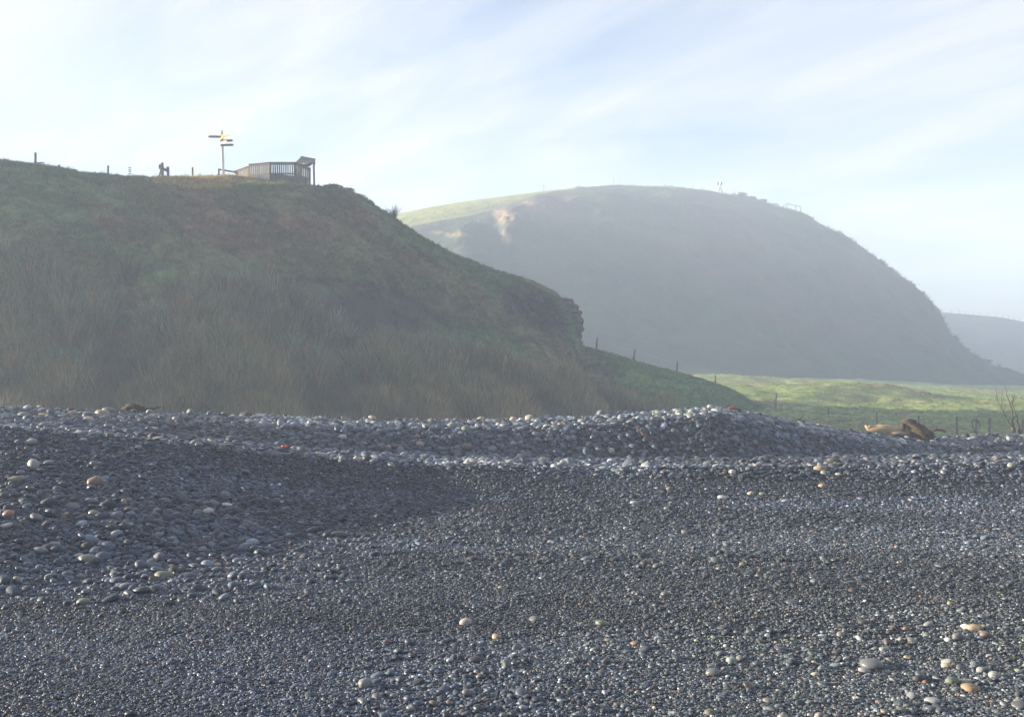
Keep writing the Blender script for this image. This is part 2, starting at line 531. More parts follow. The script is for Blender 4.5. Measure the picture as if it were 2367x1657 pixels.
# near headland; its unseen left rows are shaped to shade the visible slope
tabA = [(-1900, -60, 50, -50, 48.5), (-1100, 60, 58, 68, 56.5), (-700, 210, 64, 218, 62.5), (-400, 299, 68, 306, 66.8), (-150, 352, 66, 358, 65), (0, 368, 62, 374, 61), (80, 377, 62, 383, 61), (200, 396, 62.5, 402, 61.5), (300, 406, 63, 413, 62),
        (370, 408, 63.5, 424, 61.5), (450, 410, 64, 440, 61), (520, 407, 64.5, 438, 61.5), (570, 411, 65.5, 424, 63.5), (640, 416, 66.5, 422, 65.2), (720, 427, 67, 431, 66.2), (760, 433, 67.5, 437, 66.8),
        (800, 436, 68, 441, 67.4), (840, 452, 68.5, 457, 68), (880, 480, 69, 486, 68.5), (920, 508, 70, 514, 69.5), (980, 545, 72, 552, 71.5), (1050, 585, 74, 592, 73.5), (1110, 608, 76, 616, 75.5), (1170, 628, 78, 637, 77.5),
        (1230, 648, 80, 660, 79), (1285, 672, 81.5, 686, 80.5), (1318, 710, 83, 722, 82), (1344, 797, 84, 800, 83), (1380, 806, 84.5, 812, 83.5), (1440, 822, 85, 828, 84), (1520, 846, 86, 852, 85), (1600, 867, 87, 873, 86),
        (1680, 892, 87, 898, 86), (1740, 925, 87, 931, 86), (1800, 950, 87, 956, 86), (1860, 985, 87, 990, 86), (1950, 1030, 87, 1032, 86)]
footA = [(-1900, 31), (-1100, 32), (-700, 33), (-300, 34), (0, 31), (600, 33), (1000, 36), (1300, 41), (1500, 50), (1700, 68), (1800, 76), (1950, 80)]
def profA(v):
    return 0.32 * v + 0.68 * (v * v * (3 - 2 * v)) if v < 1 else 1.0
def dispA(U, V, X, Y, Z):
    e = sstep(0.02, 0.15, V) * (1 - sstep(0.66, 0.96, V))
    gul = fbm((X + Y * 0.75) * 0.16, (Y - X * 0.75) * 0.045, 41, 4)      # gullies running down to the right
    med = fbm(X * 0.35, Y * 0.35, 45, 4) - 0.5
    dz = e * ((gul - 0.5) * 4.4 + med * 1.4)
    small = (fbm(X * 1.1, Y * 1.1, 47, 3) - 0.5) * 0.34
    dz = dz + small * sstep(0.0, 0.1, V) * (1 - 0.45 * sstep(0.9, 1.1, V)) - 0.08 * sstep(1.0, 1.5, V)
    # slumped hollow with a scarp lip
    P = HY - (Z - EYE) / Y * F
    q = ((U - 840) / 190) ** 2 + ((P - 722) / 75) ** 2
    dz = dz - 1.9 * np.exp(-q ** 2) * e
    return dz, 0
def colA(U, P, V, X, Y, Z):
    n = fbm(X * 0.16, Y * 0.16 + Z * 0.2, 51, 4); n2 = fbm(X * 0.8, Y * 0.8 + Z * 0.6, 53, 4)
    diag = fbm((U + 1.1 * P) * 0.0035, (P - U * 0.5) * 0.014, 55, 4)
    green = np.array([0.105, 0.165, 0.055]); brown = np.array([0.20, 0.13, 0.075]); dark = np.array([0.065, 0.07, 0.038])
    gold = np.array([0.42, 0.32, 0.14]); bare = np.array([0.034, 0.024, 0.021])
    wb = np.exp(-(((U - 660) / 330) ** 2 + ((P - 540) / 95) ** 2)) * 0.75 + 0.45 * np.exp(-(((U - 120) / 160) ** 2 + ((P - 600) / 120) ** 2))
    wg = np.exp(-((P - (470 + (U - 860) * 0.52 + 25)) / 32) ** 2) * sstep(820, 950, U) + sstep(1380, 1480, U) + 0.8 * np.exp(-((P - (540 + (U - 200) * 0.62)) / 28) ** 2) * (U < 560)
    b = np.clip(sstep(0.42, 0.62, 0.5 * n + 0.5 * diag) * 0.65 + wb - wg, 0, 1)[..., None]
    c = green * (1 - b) + brown * b
    d = sstep(0.56, 0.72, n2)[..., None] * 0.6
    c = c * (1 - d) + dark * d
    q = np.exp(-(((U - 840) / 185) ** 2 + ((P - 722) / 62) ** 2) ** 2) * (0.6 + 0.8 * n2)
    q = np.clip(q, 0, 1)[..., None]
    c = c * (1 - q) + bare * q
    arc = np.interp(U, [560, 620, 700, 850, 950, 1020, 1060], [668, 652, 648, 658, 690, 740, 775])
    ln = np.exp(-((P - arc - 14 * (n2 - 0.5)) / 9) ** 2) * sstep(540, 600, U) * sstep(1080, 1020, U)
    kn = np.exp(-(((U - 1235) / 85) ** 2 + ((P - 715 - 0.45 * (U - 1235)) / 48) ** 2) ** 2) * sstep(0.3, 0.5, n + 0.15)
    ln = np.clip(ln * 0.85 + kn * (V < 1.2), 0, 1)[..., None]
    c = c * (1 - ln) + bare * 0.8 * ln
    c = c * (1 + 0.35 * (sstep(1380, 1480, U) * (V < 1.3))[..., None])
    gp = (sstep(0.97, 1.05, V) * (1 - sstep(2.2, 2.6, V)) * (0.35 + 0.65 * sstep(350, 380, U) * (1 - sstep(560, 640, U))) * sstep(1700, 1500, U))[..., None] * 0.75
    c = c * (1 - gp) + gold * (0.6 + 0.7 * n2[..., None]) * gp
    return c
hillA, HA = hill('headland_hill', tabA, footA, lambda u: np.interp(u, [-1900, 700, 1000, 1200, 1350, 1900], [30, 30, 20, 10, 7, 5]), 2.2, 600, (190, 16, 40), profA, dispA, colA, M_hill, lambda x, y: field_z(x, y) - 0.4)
tag(hillA, 'grassy brown-green headland with gullies rising behind the beach', kind='structure')

# far hill
tabB = [(640, 545, 176.7, 600, 162.7), (800, 512, 181.2, 560, 167.2), (935, 492, 185.0, 527, 171.0), (1000, 479, 186.8, 514, 172.8), (1080, 466, 189.1, 500, 175.1), (1150, 457, 191.1, 482, 180.1), (1240, 445, 193.6, 452, 188.0), (1340, 432, 196.4, 437, 194.4), (1420, 428, 198.7, 433, 196.7), (1520, 430, 201.5, 435, 199.5), (1620, 438, 204.3, 443, 202.3), (1680, 448, 206.0, 453, 204.0),
        (1760, 462, 208.2, 467, 206.2), (1785, 474, 208.9, 479, 206.9), (1850, 489, 210.8, 494, 208.8), (1872, 500, 211.4, 505, 209.4), (1890, 516, 211.9, 521, 209.9), (1960, 547, 213.9, 552, 211.9), (2010, 584, 215.3, 589, 213.3), (2060, 622, 216.7, 627, 214.7), (2110, 656, 218.1, 661, 216.1),
        (2150, 692, 219.2, 697, 217.2), (2175, 722, 219.9, 727, 217.9), (2195, 765, 220.5, 770, 218.5), (2240, 812, 221.8, 816, 219.8), (2300, 845, 223.5, 848, 221.5), (2367, 868, 225.3, 870, 223.3), (2450, 885, 227.7, 887, 225.7)]
footB = [(640, 120), (1400, 126), (1700, 130), (2000, 140), (2367, 150), (2450, 152)]
def profB(v):
    return 0.06 * v + 0.94 * (v * v * (3 - 2 * v)) if v < 1 else 1.0
def dispB(U, V, X, Y, Z):
    e = sstep(0.05, 0.3, V) * (1 - sstep(0.72, 0.97, V))
    dz = e * ((fbm((X + 0.3 * Y) * 0.07, Y * 0.03, 61, 4) - 0.5) * 3.4 + (fbm(X * 0.3, Y * 0.3, 63, 4) - 0.5) * 1.4)
    dz = dz + (fbm(X * 0.45, Y * 0.4, 65, 3) - 0.5) * 0.45 * sstep(0.85, 1.0, V) * (1 - sstep(2.3, 2.6, V)) * sstep(1250, 1350, U)
    P = HY - (Z - EYE) / Y * F
    for a, b_, h in ((1180, 515, 1.8), (1172, 550, 1.6), (1065, 545, 1.0)):
        dz = dz + h * np.exp(-(((U - a) / 26) ** 2 + ((P - b_) / 22) ** 2)) * sstep(0.2, 0.5, V) * (1 - sstep(0.88, 0.97, V)) * (0.4 + fbm(X * 0.5, Z * 0.5, 64, 3))
    return dz, 0
def colB(U, P, V, X, Y, Z):
    n = fbm(X * 0.06, Z * 0.1, 71, 4); n2 = fbm(X * 0.3, Z * 0.3 + Y * 0.1, 73, 4)
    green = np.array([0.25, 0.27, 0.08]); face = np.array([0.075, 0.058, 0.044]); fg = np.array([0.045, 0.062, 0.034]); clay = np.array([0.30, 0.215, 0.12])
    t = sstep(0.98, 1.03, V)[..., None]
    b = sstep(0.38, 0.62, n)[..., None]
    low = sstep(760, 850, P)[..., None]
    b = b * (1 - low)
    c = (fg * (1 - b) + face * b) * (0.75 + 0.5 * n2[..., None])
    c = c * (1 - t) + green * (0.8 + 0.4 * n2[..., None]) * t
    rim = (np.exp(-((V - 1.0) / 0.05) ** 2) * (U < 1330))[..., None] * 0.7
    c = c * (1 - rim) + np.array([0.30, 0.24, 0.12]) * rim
    k = np.zeros_like(U)
    for a, b_, ra, rb in ((1165, 503, 22, 22), (1166, 546, 14, 17), (1058, 540, 30, 8), (1125, 522, 20, 8), (1220, 470, 12, 5), (1010, 535, 16, 5)):
        k = np.maximum(k, np.exp(-(((U - a - (P - b_) * 0.5) / ra) ** 2 + ((P - b_) / rb) ** 2) ** 2) * sstep(0.42, 0.56, n2))
    k = k[..., None] * (V < 1)[..., None]
    return c * (1 - k) + clay * k
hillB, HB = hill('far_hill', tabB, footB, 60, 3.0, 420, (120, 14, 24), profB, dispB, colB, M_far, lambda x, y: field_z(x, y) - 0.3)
tag(hillB, 'tall hazy round-topped hill with a steep shaded face', kind='structure')

# furthest ridge
tabC = [(1900, 690, 380, 694, 377), (2120, 716, 380, 720, 377), (2180, 722, 380, 726, 377), (2250, 728, 380, 732, 377), (2310, 733, 380, 737, 377), (2367, 744, 380, 748, 377), (2600, 770, 385, 774, 382), (3000, 800, 390, 804, 387)]
hillC, HC = hill('distant_ridge', tabC, [(1900, 320), (3000, 320)], 60, 2.0, 160, (40, 4, 10), lambda v: v ** 0.8, lambda U, V, X, Y, Z: ((fbm(X * 0.05, Y * 0.05, 81, 4) - 0.5) * 3 * sstep(0, 0.3, V) * (1 - sstep(0.8, 1.0, V)), 0),
                 lambda U, P, V, X, Y, Z: np.array([0.055, 0.062, 0.04]) * (0.7 + 0.6 * fbm(X * 0.1, Z * 0.2, 83, 3)[..., None]), M_far, lambda x, y: field_z(x, y) - 0.3)
tag(hillC, 'pale distant ridge fading in the haze at the right', kind='structure')

def on_hill(H, px, py=None, front=True):
    """surface point of a hill nearest to the sight line of a pixel (py None = on its skyline)"""
    iu = np.argmin(abs(H['U'][:, 60] - px))
    col = slice(None)
    V = H['V'][iu]; P = H['P'][iu]
    ok = V <= 2.0
    if py is None:
        j = int(np.argmin(np.where(ok, P, 1e9)))
    else:
        j = int(np.argmin(np.where(ok, abs(P - py), 1e9)))
    return Vector((float((px - CX) / F * H['Y'][iu, j]), float(H['Y'][iu, j]), float(H['Z'][iu, j])))

# ------------------------------------------------------------------ haze
hz_lo = (-102, -34, -6.0); hz_hi = (345, 480, 42.0)
bmh = bmesh.new()
bmesh.ops.create_cube(bmh, size=1)
for v in bmh.verts:
    v.co = [hz_lo[i] + (v.co[i] + 0.5) * (hz_hi[i] - hz_lo[i]) for i in range(3)]
mh = bpy.data.meshes.new('haze'); bmh.to_mesh(mh); bmh.free()
mhz = bpy.data.materials.new('sea_haze'); mhz.use_nodes = True
nt = mhz.node_tree; nt.nodes.clear()
pv = nt.nodes.new('ShaderNodeVolumePrincipled')
pv.inputs['Color'].default_value = (0.63, 0.765, 1.0, 1)
pv.inputs['Density'].default_value = 0.0027
pv.inputs['Anisotropy'].default_value = 0.08
ov = nt.nodes.new('ShaderNodeOutputMaterial')
nt.links.new(pv.outputs[0], ov.inputs['Volume'])
haze = link('haze', mh, mhz)
tag(haze, 'thin pale sea mist over the whole bay', kind='stuff')

# ------------------------------------------------------------------ scatter by geometry nodes (stuff only)
def scatter(name, base_objs, pts, rot, scl, col, idx, label=None, parent=None):
    n = len(pts)
    me = bpy.data.meshes.new(name)
    me.vertices.add(n)
    me.vertices.foreach_set('co', np.asarray(pts, np.float32).ravel())
    def va(nm, arr):
        a = me.attributes.new(nm, 'FLOAT_VECTOR', 'POINT'); a.data.foreach_set('vector', np.asarray(arr, np.float32).ravel())
    va('rot', rot); va('scl', scl)
    a = me.attributes.new('col', 'FLOAT_COLOR', 'POINT')
    c = np.ones((n, 4), np.float32); c[:, :3] = col
    a.data.foreach_set('color', c.ravel())
    a = me.attributes.new('idx', 'INT', 'POINT'); a.data.foreach_set('value', np.asarray(idx, np.int32))
    o = link(name, me, None, parent)
    ng = bpy.data.node_groups.new(name + '_nodes', 'GeometryNodeTree')
    ng.interface.new_socket('Geometry', in_out='INPUT', socket_type='NodeSocketGeometry')
    ng.interface.new_socket('Geometry', in_out='OUTPUT', socket_type='NodeSocketGeometry')
    gi = ng.nodes.new('NodeGroupInput'); go = ng.nodes.new('NodeGroupOutput')
    jn = ng.nodes.new('GeometryNodeJoinGeometry')
    for b in base_objs:
        oi = ng.nodes.new('GeometryNodeObjectInfo'); oi.inputs['Object'].default_value = b
        oi.inputs['As Instance'].default_value = True
        ng.links.new(oi.outputs['Geometry'], jn.inputs[0])
    ip = ng.nodes.new('GeometryNodeInstanceOnPoints')
    ng.links.new(gi.outputs[0], ip.inputs['Points'])
    ng.links.new(jn.outputs[0], ip.inputs['Instance'])
    ip.inputs['Pick Instance'].default_value = True
    def na(nm, ty):
        q = ng.nodes.new('GeometryNodeInputNamedAttribute'); q.data_type = ty; q.inputs['Name'].default_value = nm
        return q.outputs['Attribute']
    ng.links.new(na('idx', 'INT'), ip.inputs['Instance Index'])
    er = ng.nodes.new('FunctionNodeEulerToRotation')
    ng.links.new(na('rot', 'FLOAT_VECTOR'), er.inputs[0])
    ng.links.new(er.outputs[0], ip.inputs['Rotation'])
    ng.links.new(na('scl', 'FLOAT_VECTOR'), ip.inputs['Scale'])
    ng.links.new(ip.outputs[0], go.inputs[0])
    md = o.modifiers.new('scatter', 'NODES'); md.node_group = ng
    o['kind'] = 'stuff'
    if label: o['label'] = label
    return o

# ------------------------------------------------------------------ stones
def stone_mesh(name, seed, sub, mat):
    rr = np.random.default_rng(seed)
    bm = bmesh.new()
    bmesh.ops.create_icosphere(bm, subdivisions=sub, radius=1.0)
    dirs = rr.normal(size=(7, 3)); ph = rr.uniform(0, 6.28, 7); am = rr.uniform(0.02, 0.10, 7) / np.arange(1, 8) ** 0.5
    fr = np.array([1.2, 1.5, 1.9, 2.3, 2.8, 3.4, 4.0])
    for v in bm.verts:
        p = np.array(v.co)
        r = 1 + float(np.sum(am * np.sin(fr * (dirs @ p) + ph)))
        # slightly boxy pebble outline
        q = np.sign(p) * np.abs(p) ** 0.88
        v.co = q * r
    me = bpy.data.meshes.new(name)
    bm.to_mesh(me); bm.free()
    me.polygons.foreach_set('use_smooth', [True] * len(me.polygons))
    me.materials.append(mat)
    return me
NST = 7
def hidden(name, me):
    return bpy.data.objects.new(name, me)           # never linked to the scene: only feeds the scatter
stone_lo = [hidden('pebble_shape', stone_mesh('pebble_shape', 100 + i, 2, M_stone)) for i in range(NST)]
stone_hi = [stone_mesh('stone', 100 + i, 3, M_stone_o) for i in range(NST)]
stone_md = [stone_mesh('pebble', 100 + i, 2, M_stone_o) for i in range(NST)]

PAL = np.array((0.36, 0.45, 0.62)) * np.array([(0.060, 0.068, 0.080), (0.085, 0.095, 0.11), (0.045, 0.05, 0.06), (0.12, 0.13, 0.145), (0.17, 0.18, 0.185), (0.10, 0.115, 0.10),
                (0.13, 0.10, 0.09), (0.22, 0.20, 0.17), (0.34, 0.33, 0.31), (0.30, 0.22, 0.13), (0.32, 0.15, 0.08), (0.075, 0.06, 0.065)])
PW = np.array([0.22, 0.20, 0.14, 0.13, 0.07, 0.07, 0.04, 0.05, 0.025, 0.015, 0.006, 0.054]); PW = PW / PW.sum()
def stone_cols(n, pale=0.0):
    if pale < 0:                                     # fine grit: mostly dark, a few light grains painted in for glints
        w = PW * np.array([1.2, 1, 1.5, 1, 1.2, 1, 1, 1.2, 2.2, 1.2, 1, 1.2]); w /= w.sum(); c = PAL[RNG.choice(len(PAL), n, p=w)]
        return c * np.where(RNG.random((n, 1)) < 0.14, 2.0, 0.9) * RNG.uniform(0.75, 1.3, (n, 1))
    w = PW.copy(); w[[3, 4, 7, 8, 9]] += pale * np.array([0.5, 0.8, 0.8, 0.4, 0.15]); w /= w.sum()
    c = PAL[RNG.choice(len(PAL), n, p=w)] * (1 + min(pale, 1.0) * np.array([1.25, 1.0, 0.6]))  # dry stones lighter; the warm gain puts sunlight into their colour
    return c * RNG.uniform(0.75, 1.3, (n, 1)) * RNG.uniform(0.94, 1.06, (n, 3))

def band(y0, y1, dens, rlo, rhi, sig=0.35, keep=None, pale=0.0):
    """random stones between depths y0 and y1; returns arrays"""
    hw = 0.475
    area = (y1 ** 2 - y0 ** 2) * hw + 5.2 * (y1 - y0)
    n = int(area * dens)
    Yy = np.sqrt(RNG.uniform(y0 ** 2, y1 ** 2, n))
    Xx = RNG.uniform(-1, 1, n) * (hw * Yy + 2.6)
    if keep is not None:
        k = RNG.random(n) < keep(Xx, Yy)
        Xx, Yy = Xx[k], Yy[k]; n = len(Xx)
    r = np.clip(np.exp(RNG.normal(math.log((rlo * rhi) ** 0.5), sig, n)), rlo * 0.6, rhi * 1.6)
    return Xx, Yy, r, stone_cols(n, pale)
def U_of(x, y): return x / np.maximum(y, 5) * F + CX
def c1_of(x, y): return np.interp(U_of(x, y), T1px, T1Y)
def c2_of(x, y): return np.interp(U_of(x, y), T2px, T2Y)
def f_of(x, y): return np.interp(U_of(x, y), T1px, TfY)
def mound(x, y):
    u = U_of(x, y)
    return sstep(900, 300, u + 250 * (fbm(x * 0.6, y * 0.6, 91, 3) - 0.5)) * sstep(7.2, 9.4, y) * (0.12 + 0.88 * sstep(0.8, -0.8, y - c1_of(x, y) + 2.3))
def berm(x, y):
    return sstep(-0.5, 0.8, y - c1_of(x, y))
def streak(x, y):
    return sstep(0.52, 0.64, fbm(x * 0.4, y * 1.3, 93, 4))
def sandy(x, y):
    return sstep(0.52, 0.64, fbm(x * 0.35 + 7, y * 1.2, 95, 4)) * sstep(900, 1500, U_of(x, y)) * sstep(11, 8, y)
sets = [
    band(4.7, 6.5, 9500, 0.0038, 0.0076, 0.35, lambda x, y: 1 - 0.45 * sandy(x, y), -1),
    band(6.5, 8.5, 6800, 0.0046, 0.0088, 0.35, lambda x, y: 1 - 0.45 * sandy(x, y), -1),
    band(8.5, 11, 4000, 0.006, 0.0108, 0.35, None, -1),
    band(11, 14, 2000, 0.008, 0.0145, 0.35, None, -1),
    band(14, 19, 560, 0.016, 0.026, 0.3),
    band(4.7, 9, 520, 0.009, 0.017, 0.35, lambda x, y: (0.06 + 0.94 * streak(x, y)) * (1 - sandy(x, y))),
    band(9, 14, 260, 0.012, 0.022, 0.35, lambda x, y: 0.08 + 0.92 * streak(x, y)),
    band(5.5, 14, 2.5, 0.019, 0.03, 0.2, lambda x, y: 0.3 + 0.7 * streak(x, y), 0.1),
    band(4.7, 7.5, 90, 0.011, 0.024, 0.3, lambda x, y: sstep(1600, 2050, U_of(x, y)) * sstep(7.6, 6.2, y), 0.2),
    band(7.0, 17, 420, 0.014, 0.03, 0.35, mound, 0.0),
    band(7.0, 17, 22, 0.032, 0.056, 0.22, mound, 0.1),
    band(12, 19.5, 340, 0.018, 0.034, 0.35, lambda x, y: np.exp(-((y - c1_of(x, y) + 0.15) / 0.32) ** 2), 0.9),  # front ledge: dry stones, sunlit strip partly painted by pale warm colour
    band(13.5, 29, 330, 0.022, 0.046, 0.35, lambda x, y: berm(x, y) * sstep(2.8, 1.6, y - c2_of(x, y)), 0.0),
    band(13.5, 29, 12, 0.046, 0.072, 0.22, lambda x, y: berm(x, y) * sstep(2.2, 1.2, y - c2_of(x, y)) * sstep(2300, 1300, U_of(x, y)), 0.1),
    band(17, 29, 230, 0.026, 0.052, 0.35, lambda x, y: sstep(-1.15, -0.85, y - c2_of(x, y)) * sstep(0.5, 0.1, y - c2_of(x, y)), 1.3),  # rear crest: dry stones, also coloured pale and warm as if sunlit
]
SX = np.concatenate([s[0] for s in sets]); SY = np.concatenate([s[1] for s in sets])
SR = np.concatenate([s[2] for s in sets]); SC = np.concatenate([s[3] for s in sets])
SC[(SC[:, 0] > 1.7 * SC[:, 2]) & (SR > 0.026)] *= np.array([0.62, 0.85, 1.1])
wet = fbm(SX * 0.28 + 3, SY * 1.1, 97, 4)
SC = SC * (0.72 + 0.62 * sstep(0.32, 0.68, wet))[:, None]      # wet and drier bands along the shore
SC = SC * (1 + (sstep(600, 1900, U_of(SX, SY)) * sstep(14, 7, SY) * (0.6 + 0.8 * wet))[:, None] * np.array([0.42, 0.30, 0.04]))  # sunlit warmth of the near right put into the stone colour
n = len(SX)
SI = RNG.integers(0, NST, n)
SS = np.stack([SR * RNG.uniform(1.0, 1.45, n), SR * RNG.uniform(0.8, 1.1, n), SR * RNG.uniform(0.42, 0.78, n)], 1)
SZ = beach_z(SX, SY) + SS[:, 2] * RNG.uniform(0.4, 1.0, n)
e = 0.05
gx = (beach_z(SX + e, SY) - beach_z(SX - e, SY)) / (2 * e); gy = (beach_z(SX, SY + e) - beach_z(SX, SY - e)) / (2 * e)
yaw = RNG.uniform(0, 6.283, n)
# tilt with the slope: rotation about x for dz/dy, about y for dz/dx, in the stone's own yawed frame (XYZ euler, yaw applied last)
tx = np.arctan(gy * np.cos(yaw) - gx * np.sin(yaw)); ty = -np.arctan(gx * np.cos(yaw) + gy * np.sin(yaw))
SRT = np.stack([tx + RNG.normal(0, 0.25, n), ty + RNG.normal(0, 0.25, n), yaw], 1)

